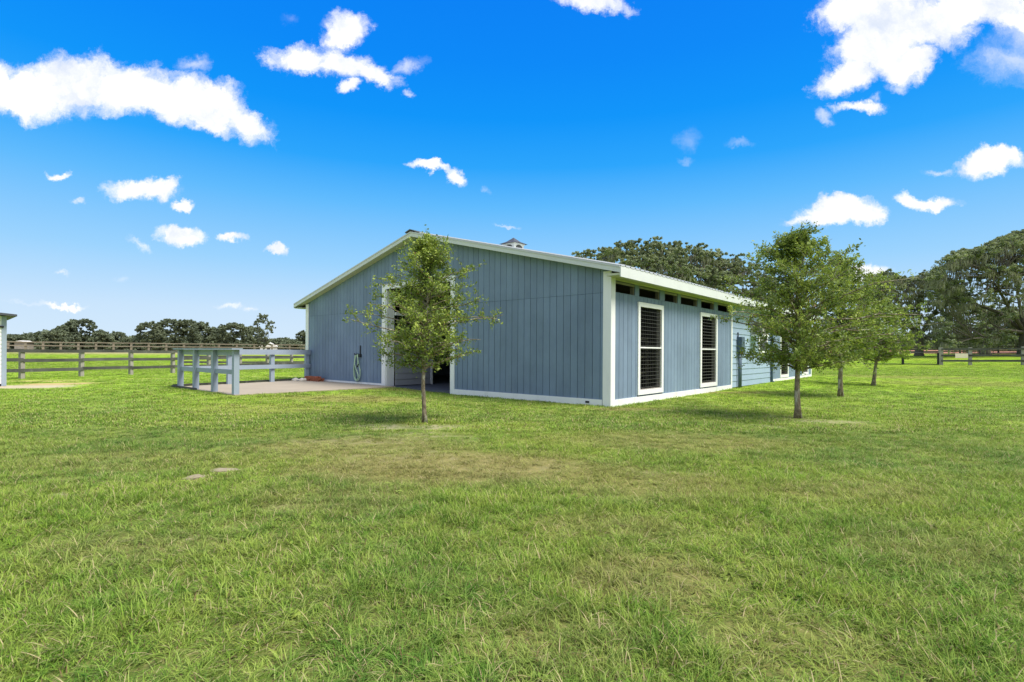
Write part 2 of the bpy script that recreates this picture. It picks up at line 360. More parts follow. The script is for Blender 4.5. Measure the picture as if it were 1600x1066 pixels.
def mask_nodes(t, pos, lst):
    nz = t.noise(pos, 1.6, 4, 0.65, out='Color')
    nz2 = t.noise(pos, 9.0, 3, 0.6, out='Color')
    pd = t.vmath('ADD', pos, t.vmath('ADD', t.vmath('SCALE', t.vmath('SUBTRACT', nz, (.5, .5, .5)), scale=0.7), t.vmath('SCALE', t.vmath('SUBTRACT', nz2, (.5, .5, .5)), scale=0.22)))
    out = None
    for (a, b, rx, ry, st) in lst:
        mp = t.new('ShaderNodeMapping', vector_type='TEXTURE'); t.put(mp.inputs['Vector'], t.vmath('MULTIPLY', pd, (1, 1, 0)))
        mp.inputs['Location'].default_value = (a, b, 0); mp.inputs['Scale'].default_value = (rx, ry, 1)
        k = t.math('MULTIPLY', t.rng(t.vmath('LENGTH', mp.outputs[0]), 0.55, 1.45, 1.0, 0.0), st)
        out = k if out is None else t.math('MAXIMUM', out, k)
    return out
def grass_colour(t, pos, blade=False):
    big = t.rng(t.noise(pos, 0.22, 3, 0.55), 0.36, 0.64)
    mid = t.rng(t.noise(pos, 1.1, 4, 0.6), 0.36, 0.64)
    fine = t.rng(t.noise(pos, 9.0, 4, 0.7), 0.30, 0.70)
    c = t.mix(big, (0.090, 0.235, 0.028, 1), (0.225, 0.385, 0.026, 1))
    c = t.mix(t.math('MULTIPLY', mid, 0.50), c, (0.33, 0.41, 0.055, 1))
    c = t.mix(t.math('MULTIPLY', fine, 0.40), c, (0.46, 0.46, 0.12, 1))
    r = t.vmath('LENGTH', pos)
    far = t.rng(r, 7, 28); c = t.mix(t.math('MULTIPLY', far, 0.6), c, (0.26, 0.42, 0.020, 1))
    return c
# ground mesh: polar grid out past the horizon
rs = [0.0, 0.6, 1.2] + list(np.geomspace(1.8, 900, 150))
na = 220
verts = []; faces = []
for i, r_ in enumerate(rs):
    for j in range(na):
        a = 2*math.pi*j/na; x = r_*math.sin(a); y = r_*math.cos(a)
        verts.append((x, y, terr(x, y)))
for i in range(len(rs)-1):
    for j in range(na):
        j2 = (j+1) % na
        faces.append((i*na+j, i*na+j2, (i+1)*na+j2, (i+1)*na+j))
me = bpy.data.meshes.new('lawn'); me.from_pydata(verts, [], faces[na:]); me.update()
me.polygons.foreach_set('use_smooth', [True]*len(me.polygons))
m, t, b, o_ = new_mat('lawn_ground')
pos = t.new('ShaderNodeNewGeometry').outputs['Position']
gc = grass_colour(t, pos)
r_ = t.vmath('LENGTH', pos)
soil = t.mix(t.rng(t.noise(pos, 25, 3, .6), .4, .6), (0.050, 0.060, 0.018, 1), (0.13, 0.105, 0.05, 1))
c = t.mix(t.rng(r_, 5, 20, 0.75, 0.0), gc, soil)
fieldn = t.rng(t.noise(t.vmath('MULTIPLY', pos, (0.4, 1.6, 1)), 0.12, 4, 0.6), .35, .65)
c = t.mix(t.math('MULTIPLY', t.rng(r_, 20, 70), 0.8), c, t.mix(fieldn, (0.16, 0.28, 0.014, 1), (0.24, 0.30, 0.035, 1)))
dm = mask_nodes(t, pos, DRYW)
c = t.mix(t.math('MULTIPLY', dm, 0.75), c, t.mix(t.rng(t.noise(pos, 14, 3, .6), .35, .65), (0.30, 0.24, 0.10, 1), (0.20, 0.17, 0.06, 1)))
om = mask_nodes(t, pos, ORANGE)
c = t.mix(t.math('MULTIPLY', om, 0.9), c, t.mix(t.noise(pos, 5, 4, .6), (0.42, 0.24, 0.12, 1), (0.50, 0.40, 0.22, 1)))
bm_ = mask_nodes(t, pos, BAREW)
bm_ = t.math('MULTIPLY', bm_, t.rng(t.math('ADD', t.noise(pos, 7, 5, .7), t.math('MULTIPLY', bm_, .30)), .48, .78))
c = t.mix(bm_, c, t.mix(t.noise(pos, 11, 4, .6), (0.50, 0.44, 0.33, 1), (0.36, 0.29, 0.18, 1)))
# reddish arena dirt, a long band beyond the paddocks
yy_ = t.sep(pos)
band = t.math('MULTIPLY', t.rng(r_, 112, 120), t.rng(r_, 142, 134))
c = t.mix(t.math('MULTIPLY', band, t.rng(yy_[0], 20, 40)), c, (0.33, 0.17, 0.115, 1))
band2 = t.math('MULTIPLY', t.rng(r_, 70, 84), t.rng(yy_[0], 0, -20))
c = t.mix(t.math('MULTIPLY', band2, 0.85), c, t.mix(fieldn, (0.40, 0.29, 0.19, 1), (0.25, 0.22, 0.11, 1)))
t.put(b.inputs['Base Color'], c); b.inputs['Roughness'].default_value = 0.95; b.inputs['Specular IOR Level'].default_value = 0.05
bp = t.new('ShaderNodeBump'); bp.inputs['Strength'].default_value = 0.6; bp.inputs['Distance'].default_value = 0.03
t.put(bp.inputs['Height'], t.noise(pos, 18, 5, 0.7)); t.l.new(bp.outputs[0], b.inputs['Normal'])
me.materials.append(m)
lawn = link('lawn', me); tag(lawn, kind='structure')

# ------------------------------------------------------------------ the barn
WID = 13.45; LEN = 20.6; EV = 0.38; EVL = 0.51; RK = 0.25; MID = 6.75; SL = 0.248
Z_EAVE = 3.10                                   # top of roof at the right eave edge
def ztop(s):                                    # top of the roof above barn coordinate s
    return Z_EAVE + SL*(s+EV) if s <= MID else Z_EAVE + SL*(MID+EV) - SL*(s-MID)
barn = thing('barn', 'long blue-grey horse barn with white trim, wide open door and low gable roof', 'barn', C0, ROTB)
BT = 0.014   # siding board thickness
Z_SEAM = 2.57; Z_B = 0.15
DOOR = (5.21, 8.32, 3.25)
# front wall shell (backing, shows in the grooves)
def under(s): return ztop(s)-0.15
fw = MB()
def fpoly(s0, s1, z0, zf=None, y0=0.0, y1=0.12):
    ss = [s0] + ([MID] if s0 < MID < s1 else []) + [s1]
    top = [(-s, y0, (under(s) if zf is None else zf)) for s in ss]
    fw.prism([(-s0, y0, z0)]+top+[(-s1, y0, z0)], (0, y1-y0, 0))
fpoly(0.0, DOOR[0], -0.1); fpoly(DOOR[1], WID, -0.1); fpoly(DOOR[0], DOOR[1], DOOR[2])
front_wall = fw.obj('front_wall', M['groove'], barn)
PITCH = 0.2032
_cache = {}
def board(parent, x0, x1, z0, z1, front=True, mat='siding', y=0.0, name='siding_board'):
    # a flat siding board; front: on the y=0 plane (x = -s), else on the x=0 plane (positions along y)
    key = (round(x1-x0, 4), round(z1-z0, 4), front, mat)
    if key not in _cache:
        wd, hh = x1-x0, z1-z0; e = 0.004
        mb = MB()
        if front:
            p = [(0, 0), (wd, 0), (wd, -BT+e), (wd-e, -BT), (e, -BT), (0, -BT+e)]
            mb.prism([(a, b_, 0) for a, b_ in p], (0, 0, hh))
        else:
            p = [(0, 0), (0, wd), (BT-e, wd), (BT, wd-e), (BT, e), (BT-e, 0)]
            mb.prism([(a, b_, 0) for a, b_ in p], (0, 0, hh))
        _cache[key] = mb.mesh(name, M[mat])
    o = link(name, _cache[key], parent)
    o.location = (x0, y, z0) if front else (y, x0, z0)
    return o
G = 0.011
s = 0.05; ks = []
while s < WID-0.1:
    a0, a1 = s+G/2, min(s+PITCH, WID-0.1)-G/2
    s += PITCH
    if a1-a0 < 0.03: continue
    lo = True
    c0, c1 = a0, a1
    if a1 > DOOR[0]-0.1 and a0 < DOOR[1]+0.1:
        if a0 < DOOR[0]-0.1: a1 = DOOR[0]-0.1
        elif a1 > DOOR[1]+0.1: a0 = DOOR[1]+0.1
        else: lo = False
    if lo and a1-a0 > 0.02: board(front_wall, -a1, -a0, Z_B-0.02, Z_SEAM-0.004)
    z0 = Z_SEAM+0.004 if lo else DOOR[2]+0.08
    ss = [c0] + ([MID] if c0 < MID < c1 else []) + [c1]
    mb = MB().prism([(-c0, 0, z0)]+[(-q, 0, under(q)+0.03) for q in ss]+[(-c1, 0, z0)], (0, -BT, 0))
    if lo or z0 > Z_SEAM: mb.obj('siding_board', M['siding'], front_wall)
# front trim
def ft(name, s0, s1, z0, z1, th=0.034, m='white', par=None):
    return box(name, M[m], par or barn, -s1, -s0, -th, -0.002, z0, z1)
ft('baseboard', 0.19, DOOR[0]-0.17, -0.08, Z_B); ft('baseboard', DOOR[1]+0.19, WID-0.18, -0.06, Z_B+.012)
ft('corner_board', -0.036, 0.17, -0.08, under(0.0)+0.0, 0.036)
ft('corner_board', WID-0.18, WID+0.03, -0.04, under(WID)-0.02, 0.036)
df = thing('x', '', '')
bpy.data.objects.remove(df)
door_frame = ft('door_frame', DOOR[0]-0.17, DOOR[1]+0.19, DOOR[2], DOOR[2]+0.16, 0.040)
ft('door_jamb', DOOR[0]-0.17, DOOR[0], -0.06, DOOR[2], 0.038, par=door_frame)
ft('door_jamb', DOOR[1], DOOR[1]+0.19, -0.06, DOOR[2], 0.038, par=door_frame)
box('jamb_lining', M['white'], door_frame, -DOOR[1]-0.002, -DOOR[1]+0.03, 0.0, 0.30, -0.06, DOOR[2])
box('jamb_lining', M['white'], door_frame, -DOOR[0]-0.03, -DOOR[0]+0.002, 0.0, 0.30, -0.06, DOOR[2])
box('door_head_lining', M['inside'], door_frame, -DOOR[1]+0.03, -DOOR[0]-0.03, 0.0, 0.30, DOOR[2]-0.03, DOOR[2]-0.002)
# small vent in the baseboard
box('base_vent', M['black'], barn, -0.62, -0.52, -0.046, -0.034, 0.055, 0.10)

# ---- side wall (plane x=0, facing +x)
side_wall = bpy.data.objects.new('side_wall', None); COL.objects.link(side_wall); side_wall.parent = barn
SEC1 = 8.08; SEC2 = 13.0
WINS = [(1.27, 2.69), (5.26, 6.70), (14.40, 15.83), (18.45, 19.85)]
VENTS = [(0.20, 1.12), (1.35, 2.49), (2.80, 3.62), (3.84, 5.05), (5.35, 6.43), (6.77, 7.94),
         (13.2, 14.2), (14.5, 15.6), (15.9, 16.9), (17.2, 18.3), (18.7, 20.2)]
ZV0, ZV1, ZW0, ZW1 = 2.585, 2.79, 0.19, 2.455
sw = MB()
def sbox(y0, y1, z0, z1): sw.box(-0.11, 0.0, y0, y1, z0, z1)
fr = 0.11
# rows of backing around openings
def row(y0, y1, z0, z1, holes):
    y = y0
    for h0, h1 in sorted(holes):
        if h1 <= y0 or h0 >= y1: continue
        if h0 > y: sbox(y, h0, z0, z1)
        y = h1
    if y < y1: sbox(y, y1, z0, z1)
winner = [(a+fr, b_-fr) for a, b_ in WINS]
row(0.0, LEN, -0.1, ZW0+fr, [])
row(0.0, LEN, ZW0+fr, ZW1-fr, winner)
row(0.0, LEN, ZW1-fr, ZV0, [])
row(0.0, LEN, ZV0, ZV1, VENTS)
row(0.0, LEN, ZV1, 3.02, [])
backing = sw.obj('wall_backing', M['groove'], side_wall)
def vboards(y0, y1):
    y = y0
    while y < y1-0.02:
        a0, a1 = y+G/2, min(y+PITCH, y1)-G/2
        y += PITCH
        if a1-a0 < 0.02: continue
        segs = [(a0, a1, True)]
        for w0, w1 in WINS:
            if a1 > w0 and a0 < w1:
                segs = []
                if a0 < w0-0.02: segs.append((a0, w0-.003, True))
                if a1 > w1+0.02: segs.append((w1+.003, a1, True))
                board(side_wall, max(a0, w0), min(a1, w1), ZW1+0.012, ZV0-0.008, False)
        for q0, q1, _ in segs:
            board(side_wall, q0, q1, Z_B-0.02, ZV0-0.008, False)
vboards(0.17, SEC1-0.05); vboards(SEC2+0.06, LEN-0.14)
# studs between the eave vents, sill strip
edges = [(0.0, 0.20)] + [(VENTS[i][1], VENTS[i+1][0]) for i in range(5)] + [(7.94, SEC1)] + [(SEC2, 13.2)] + [(VENTS[i][1], VENTS[i+1][0]) for i in range(6, 10)] + [(20.2, LEN)]
for e0, e1 in edges:
    box('vent_stud', M['siding'], side_wall, 0.002, 0.016, e0+0.01, e1-0.01, ZV0-0.004, 2.90)
for v0, v1 in VENTS:
    vf = box('vent_sill', M['siding'], side_wall, -0.10, 0.020, v0, v1, ZV0-0.008, ZV0+0.006)
    MB().box(-0.10, -0.004, v1-0.03, v1, ZV0+.006, ZV1).obj('vent_jamb', M['palewood'], side_wall)
    MB().box(-0.09, 0.006, v0, v1, ZV1, ZV1+0.05).obj('vent_head', M['wood'], side_wall)
# lap siding section
lapm = None
for k in range(14):
    z0 = 0.06+k*0.205; z1 = min(z0+0.215, 2.93)
    mb = MB().prism([(0.003, SEC1+0.06, z0), (0.030, SEC1+0.06, z0), (0.012, SEC1+0.06, z1), (0.003, SEC1+0.06, z1)], (0, SEC2-SEC1-0.13, 0))
    if z0 < 2.9: mb.obj('lap_board', M['lap'], side_wall)
def st(name, y0, y1, z0, z1, th=0.034, m='white', par=None):
    return box(name, M[m], par or barn, 0.002, th, y0, y1, z0, z1)
st('corner_board', 0.0, 0.155, -0.08, 2.98, 0.0365)
st('baseboard', 0.155, SEC1, -0.08, Z_B); st('baseboard', SEC2+0.05, LEN-0.14, -0.02, Z_B+0.015)
st('corner_board', LEN-0.14, LEN, -0.05, 2.98, 0.036)
st('joint_trim', SEC1-0.055, SEC1+0.055, 0.02, 2.98, 0.037)
st('joint_trim', SEC2-0.02, SEC2+0.055, 0.04, 2.98, 0.037)
MB().box(0.04, 0.11, SEC2-0.125, SEC2-0.03, 0.05, 2.95).box(0.04, 0.16, SEC2-0.135, SEC2-0.02, 0.02, 0.10).obj('downpipe', M['bluemetal'], barn)
# barred windows
def barred(y0, y1, hb, nv, vb):
    fb_ = MB(); T = 0.040
    f = box('window_frame', M['white'], barn, 0.002, T, y0, y1, ZW0, ZW0+fr+0.005)
    o1 = MB().box(0.002, T-.001, y0, y0+fr, ZW0+fr+.005, ZW1-fr).obj('frame_stile', M['white'], f)
    o1 = MB().box(0.002, T-.001, y1-fr, y1, ZW0+fr+.005, ZW1-fr).obj('frame_stile', M['white'], f)
    o1 = MB().box(0.002, T, y0, y1, ZW1-fr, ZW1).obj('frame_head', M['white'], f)
    MB().box(-0.10, 0.001, y0+fr, y0+fr+.02, ZW0+fr, ZW1-fr).box(-0.10, 0.001, y1-fr-.02, y1-fr, ZW0+fr, ZW1-fr).box(-0.1, 0.001, y0+fr, y1-fr, ZW0+fr, ZW0+fr+.02).obj('window_reveal', M['wood'], f)
    box('middle_bar', M['white'], f, 0.0, 0.022, y0+fr, y1-fr, 1.33, 1.365)
    a, b_ = y0+fr+0.02, y1-fr-0.02
    hm = MB().box(-0.008, 0.004, a, b_, 0, hb).mesh('grille_bar', M['wire'])
    z = ZW0+fr+0.06
    while z < ZW1-fr-0.02:
        if abs(z-1.345) > 0.03: link('grille_bar', hm, f, (0, 0, z))
        z += 0.094
    vm = MB().box(-0.016, -0.009, 0, vb, ZW0+fr+.02, ZW1-fr).mesh('grille_rod', M['wire'])
    for k in range(nv):
        link('grille_rod', vm, f, (0, a+(b_-a)*(k+0.5)/nv, 0))
barred(*WINS[0], 0.009, 12, 0.006); barred(*WINS[1], 0.015, 6, 0.005); barred(*WINS[2], 0.015, 6, 0.005); barred(*WINS[3], 0.015, 6, 0.005)
# white sash window in the lap section
f = st('window', 11.15, 12.35, 1.22, 2.30, 0.055)
box('pane', M['slate'], f, 0.0555, 0.060, 11.26, 12.24, 1.33, 1.72); box('pane', M['slate'], f, 0.0555, 0.060, 11.26, 12.24, 1.78, 2.19)

# ---- other two walls, floor, inner walls
box('rear_wall', M['siding'], barn, -WID, -0.11, LEN-0.12, LEN, -0.1, 2.98)
MB().prism([(-0.0, LEN-.12, 2.98), (-MID, LEN-.12, under(MID)), (-WID, LEN-.12, 2.98)], (0, 0.12, 0)).obj('rear_gable', M['siding'], barn)
box('left_wall', M['siding'], barn, -WID, -WID+0.12, 0.12, LEN-.12, -0.1, 3.0)
box('floor', M['floor'], barn, -WID+.12, -0.11, 0.0, LEN-.12, -0.1, 0.085)
box('loft_floor', M['inside'], barn, -5.04, -0.12, 0.13, LEN-.13, 2.86, 2.90)
aisle = MB().box(-8.35, -8.25, 0.32, 1.90, 0.035, 1.45).obj('stall_wall', M['inside'], barn)
for k in range(7):
    z0 = 0.10+k*0.2; MB().prism([(-8.249, 0.32, z0), (-8.215, 0.32, z0), (-8.235, 0.32, z0+.195), (-8.249, 0.32, z0+.195)], (0, 1.5, 0)).obj('lap_board', M['innerlap'], aisle)
box('end_trim', M['white'], aisle, -8.36, -8.20, 1.825, 1.90, 0.05, 2.6)
box('top_rail', M['white'], aisle, -8.34, -8.22, 0.32, 1.82, 2.42, 2.52)
for k in range(8): box('stall_bar', M['wire'], aisle, -8.29, -8.27, 0.42+k*0.17, 0.44+k*0.17, 1.45, 2.42)
for (sx, y0, y1) in [(8.3, 4.6, 20.2), (5.1, 0.6, 20.2)]:
    box('stall_wall', M['inside'], barn, -sx-.05, -sx+.05, y0, y1, 0.035, 3.0)
for y0 in (3.9, 7.9, 12.0, 16.2):
    box('stall_divider', M['inside'], barn, -5.05, -0.12, y0, y0+.08, 0.035, 2.4)
box('loft_beam', M['inside'], barn, -8.3, -5.1, 5, 5.2, 2.9, 3.1)

# ---- roof
def roof_sheet(sa, sb, name):
    mb = MB(); y0, y1 = -RK-0.02, LEN+RK
    prof = []; y = y0; rib = 0.229
    while y < y1:
        prof += [(y, 0), (y+rib-0.075, 0), (y+rib-0.060, 0.034), (y+rib-0.015, 0.034)]; y += rib
    prof.append((y1+.05, 0))
    za, zb = ztop(sa)+0.004, ztop(sb)+0.004
    i = len(mb.v)
    for (yy2, h) in prof:
        mb.v += [(-sa, yy2, za+h), (-sb, yy2, zb+h), (-sa, yy2, za+h-0.012), (-sb, yy2, zb+h-0.012)]
    for k in range(len(prof)-1):
        q = 4*k; mb.f += [(q, q+4, q+5, q+1), (q+2, q+3, q+7, q+6), (q, q+2, q+6, q+4), (q+1, q+5, q+7, q+3)]
    return mb.obj(name, M['roof'], barn)
roof = roof_sheet(-EV-0.03, MID, 'roof_sheet'); roof_sheet(MID, WID+EVL+0.03, 'roof_sheet')
# deck below the sheets
dk = MB().prism([(-(-EV+.03), -RK+.03, ztop(-EV+.03)-0.012), (-MID, -RK+.03, ztop(MID)-0.012), (-MID, -RK+.03, ztop(MID)-0.06), (-(-EV+.03), -RK+.03, ztop(-EV+.03)-0.06)], (0, LEN+2*RK-.06, 0))
dk.prism([(-MID, -RK+.03, ztop(MID)-0.012), (-(WID+EVL-.03), -RK+.03, ztop(WID+EVL-.03)-0.012), (-(WID+EVL-.03), -RK+.03, ztop(WID+EVL-.03)-0.06), (-MID, -RK+.03, ztop(MID)-0.06)], (0, LEN+2*RK-.06, 0))
dk.obj('roof_deck', M['soffit'], barn)
# rake boards (front and rear) with a thin drip strip
def rake(y0, y1, dz0, dz1, m, name):
    for sa, sb in ((-EV, MID), (MID, WID+EVL)):
        MB().prism([(-sa, y0, ztop(sa)+dz1), (-sb, y0, ztop(sb)+dz1), (-sb, y0, ztop(sb)+dz0), (-sa, y0, ztop(sa)+dz0)], (0, y1-y0, 0)).obj(name, M[m], barn)
rake(-RK-0.02, -RK+0.005, -0.150, -0.016, 'fascia', 'rake_board')
rake(-RK-0.034, -RK-0.021, -0.045, -0.002, 'roof', 'drip_edge')
rake(-RK+0.006, -0.002, -0.145, -0.062, 'soffit', 'rake_soffit')
rake(LEN+RK-.03, LEN+RK, -0.150, -0.016, 'fascia', 'rake_board')
# ridge cap
MB().prism([(-MID-.22, -RK-.06, ztop(MID)-.03), (-MID, -RK-.06, ztop(MID)+.035), (-MID+.22, -RK-.06, ztop(MID)-.03), (-MID+.22, -RK-.06, ztop(MID)-.0), (-MID, -RK-.06, ztop(MID)+.065), (-MID-.22, -RK-.06, ztop(MID)-0.0)], (0, LEN+2*RK+.08, 0)).obj('ridge_cap', M['ridge'], barn)
# eave fascia, soffit on the right side
box('fascia', M['fascia'], barn, EV-0.0, EV+0.024, -RK-0.022, LEN+RK, Z_EAVE-0.245, Z_EAVE-0.012)
box('soffit', M['soffit'], barn, 0.04, EV-0.001, -RK+0.01, LEN+RK-.04, Z_EAVE-0.20, Z_EAVE-0.185)
box('frieze_board', M['soffit'], barn, 0.017, 0.038, 0.16, LEN-.15, 2.855, Z_EAVE-0.201)
box('eave_return', M['soffit'], barn, 0.04, EV-0.01, -RK+0.006, -RK+0.02, Z_EAVE-0.20, Z_EAVE-0.151)
zl = ztop(WID+EVL)
box('fascia', M['fascia'], barn, -WID-EVL-.022, -WID-EVL, -RK-.02, LEN+RK, zl-0.17, zl-0.012)
box('soffit', M['soffit'], barn, -WID-EVL+.001, -WID-.03, -RK+.006, LEN+RK-.04, zl-0.19, zl-0.172)

# ---- cupola on the ridge
cup = MB().box(-0.27, 0.27, -0.27, 0.27, -0.05, 0.42).obj('cupola', M['white'], barn); cup.location = (-MID, 4.55, ztop(MID)-0.03)
MB().box(-0.30, 0.30, -0.30, 0.30, 0.36, 0.41).obj('cupola_cornice', M['white'], cup)
q = 0.38
cr = MB(); ap = (0, 0, 0.66)
bs = [(-q, -q, .41), (q, -q, .41), (q, q, .41), (-q, q, .41)]
mid_ = [(-q*.5, -q*.5, .50), (q*.5, -q*.5, .50), (q*.5, q*.5, .50), (-q*.5, q*.5, .50)]
cr.v = bs+mid_+[ap]; cr.f = [(0, 1, 5, 4), (1, 2, 6, 5), (2, 3, 7, 6), (3, 0, 4, 7), (4, 5, 8), (5, 6, 8), (6, 7, 8), (7, 4, 8), (3, 2, 1, 0)]
cr.obj('cupola_roof', M['slate'], cup)
for (ax, sg) in (('y', -1), ('x', 1)):
    mb = MB(); pts = [(-.18, .12), (.18, .12), (.18, .26)]+[(.18*math.cos(a), .26+.09*math.sin(a)) for a in np.linspace(.3, math.pi-.3, 7)]+[(-.18, .26)]
    if ax == 'y': mb.prism([(a, -.272, z) for a, z in pts], (0, -.012, 0))
    else: mb.prism([(.272, a, z) for a, z in pts], (.012, 0, 0))
    mb.obj('louver', M['wire'], cup)

# ------------------------------------------------------------------ things on the walls
def on_side(y, z=0.0, off=0.0): return W2(-off, y, z)
ac = thing('air_conditioner', 'beige window air conditioner sticking out of the pale lap siding', 'air conditioner', W2(-0.03, 10.55, 1.86), ROTB)
MB().box(0, 0.42, -0.34, 0.34, 0.05, 0.50).obj('casing', M['stone'], ac)
MB().box(0.0, 0.44, -0.35, 0.35, 0.0, 0.05).obj('base_tray', M['white'], ac)
for k in range(9): MB().box(0.06, 0.36, -0.350, -0.341, 0.10+k*.042, 0.12+k*.042).obj('louver', M['wire'], ac)
for k in range(9): MB().box(0.421, 0.43, -0.28, 0.28, 0.10+k*.042, 0.12+k*.042).obj('louver', M['wire'], ac)
eb = thing('meter_box', 'dark blue electrical box with two conduits running down to the grass', 'electrical box', W2(-0.03, 8.78, 0), ROTB)
MB().box(0, 0.16, -0.17, 0.17, 1.27, 1.80).obj('cabinet', M['bluemetal'], eb)
MB().box(0.161, 0.172, -0.15, 0.15, 1.30, 1.77).obj('cabinet_door', M['bluemetal'], eb)
for dx_ in (-0.09, 0.05): MB().tube([(0.07, dx_, 1.27), (0.07, dx_, 0.0)], 0.035, 10).obj('conduit', M['bluemetal'], eb, smooth=True)
MB().tube([(0.02, -0.10, 1.80), (0.02, -0.10, 1.96)], 0.02, 8).obj('cable', M['black'], eb)

# hose on its hanger
hh = thing('garden_hose', 'pale green garden hose hanging in loops on the blue front wall', 'hose', W2(9.86, -0.03, 0), ROTB)
def hose_loop(pts, nm='loop'):
    P_ = [Vector(p) for p in pts]; out = []
    n = len(P_)
    for i in range(n-1):
        p0, p1, p2, p3 = P_[max(i-1, 0)], P_[i], P_[i+1], P_[min(i+2, n-1)]
        for k in range(8):
            tt = k/8
            out.append(0.5*((2*p1)+(-p0+p2)*tt+(2*p0-5*p1+4*p2-p3)*tt*tt+(-p0+3*p1-3*p2+p3)*tt**3))
    out.append(P_[-1]); MB().tube(out, 0.016, 7).obj(nm, M['hose'], hh, smooth=True)
hose_loop([(-.02, -.07, 1.10), (-.13, -.05, .85), (-.20, -.04, .50), (-.15, -.05, .27), (0, -.05, .20), (.14, -.05, .30), (.17, -.04, .50), (.08, -.05, .85), (.02, -.07, 1.10)])
hose_loop([(.02, -.05, 1.12), (-.10, -.07, .95), (-.17, -.07, .60), (-.12, -.08, .33), (.02, -.08, .24), (.12, -.08, .36), (.0, -.09, .62), (-.08, -.09, .80), (-.05, -.08, 1.05), (.0, -.06, 1.12)])
hose_loop([(.01, -.03, 1.12), (.10, -.09, 1.0), (.13, -.10, .82), (.10, -.10, .74)])
hose_loop([(-.16, -.03, 1.08), (-.17, -.04, .9), (-.18, -.03, .55), (-.10, -.03, .26), (.04, -.03, .23), (.15, -.03, .40), (.15, -.03, .62)])
hk = thing('hose_hanger', 'black hose hanger and tap on the front wall above the hose', 'hose hanger', W2(9.86, -0.02, 1.08), ROTB)
MB().box(-.02, .02, -.10, 0.0, 0, .06).box(.10, .13, -.03, 0, .0, .34).box(.06, .18, -.06, -.0, -.06, .04).obj('bracket', M['black'], hk)
MB().tube([(-.20, -.02, .02), (-.16, -.06, .06), (-.12, -.07, .03)], .02, 6).obj('tap', M['black'], hk)
MB().tube([(.10, -.10, -.34), (.06, -.10, -.40), (.14, -.10, -.30)], .022, 6).obj('hose_nozzle', M['black'], hk)

# ------------------------------------------------------------------ patio slab with rails
ZS = 0.105
slab = thing('concrete_slab', 'pale concrete wash slab in front of the left part of the barn', 'concrete slab', C0, ROTB)
slab['kind'] = 'structure'
MB().prism([(-12.25, -4.88, -.1), (-13.40, -0.04, -.1), (-7.75, -0.04, -.1), (-7.87, -4.88, -.1)], (0, 0, .1+ZS)).obj('slab', M['concrete'], slab)
MB().prism([(-12.27, -4.9, -.05), (-12.34, -4.9, -.05), (-13.50, -.1, -.05), (-13.43, -.1, -.05)], (0, 0, .05+ZS+.07)).obj('edging_board', M['darkwood'], slab)
MB().box(-12.3, -10.4, -4.96, -4.89, -0.05, ZS+0.05).obj('edging_board', M['darkwood'], slab)
railf = thing('rail_fence', 'pale blue painted rail fence with flat cap around the concrete slab', 'rail fence', C0, ROTB)
PS = 0.066
def rpost(s_, v_, h=1.13, z=ZS-0.12):
    MB().box(-s_-PS, -s_+PS, v_-PS, v_+PS, z, ZS+h).obj('post', M['rail'], railf)
front_s = [8.02, 9.39, 10.76, 12.02]
YF = -4.80
for s_ in front_s: rpost(s_, YF)
for s_, v_ in ((12.51, -3.22), (12.86, -1.63), (13.18, -0.14)): rpost(s_, v_)
MB().box(-12.20, -7.85, YF-0.16, YF+0.10, ZS+1.135, ZS+1.17).obj('cap_board', M['rail'], railf)
for i in range(3):
    MB().box(-front_s[i+1]+PS, -front_s[i]-PS, YF-0.01, YF+0.065, ZS+0.50, ZS+0.62).obj('rail', M['rail'], railf)
    MB().box(-front_s[i+1]+PS, -front_s[i]-PS, YF+0.03, YF+0.07, ZS+0.98, ZS+1.13).obj('rail', M['rail'], railf)
for (za, zb) in ((ZS+0.98, ZS+1.16), (ZS+0.48, ZS+0.62)):
    MB().prism([(-12.10, YF+.09, za), (-12.065, YF+.09, za), (-12.065, YF+.09, zb), (-12.10, YF+.09, zb)], (-1.02, 4.68, 0)).obj('rail', M['rail'], railf)
# stacked old bricks and pale stones by the wall
bk = thing('brick_pile', 'low stack of old red-brown bricks against the barn corner', 'bricks', W2(12.35, -0.28, ZS), ROTB)
bmm = MB().box(-0.10, 0.10, -0.05, 0.05, 0, 0.055).mesh('brick', M['brick'])
for lay in range(3):
    for i in range(5-(lay == 2)):
        for j in range(2):
            o = link('brick', bmm, bk, (-0.48+i*0.215+rnd.uniform(-.02, .02)+lay*.03, -0.06+j*0.12+rnd.uniform(-.01, .01), lay*0.058), rnd.uniform(-.12, .12))
sp = thing('stone_pile', 'small heap of pale broken stones left of the bricks', 'stones', W2(12.95, -0.5, ZS), ROTB)
def rock(sx, sy, sz, m, seed):
    import bmesh
    bm = bmesh.new(); bmesh.ops.create_icosphere(bm, subdivisions=2, radius=1)
    for v_ in bm.verts:
        n_ = 1+0.35*mnoise.noise(v_.co*1.6+Vector((seed, 0, 0))); v_.co = Vector((v_.co.x*sx*n_, v_.co.y*sy*n_, max(-.3, v_.co.z)*sz*n_))
    me = bpy.data.meshes.new('stone'); bm.to_mesh(me); bm.free(); me.materials.append(M[m]); return me
for i in range(8):
    link('stone', rock(rnd.uniform(.07, .14), rnd.uniform(.06, .10), rnd.uniform(.05, .09), 'stone', i*7.7), sp, (rnd.uniform(-.28, .28), rnd.uniform(-.14, .14), .02), rnd.uniform(0, 3))
p = pick(305, 748)
tag(link('ant_mound', rock(.085, .06, .035, 'dirtmat', 3.3), None, (p.x, p.y, terr(p.x, p.y))), 'small pale sandy mound lying in the lawn at the left, nearest the camera', 'mound')
p = pick(350, 735)
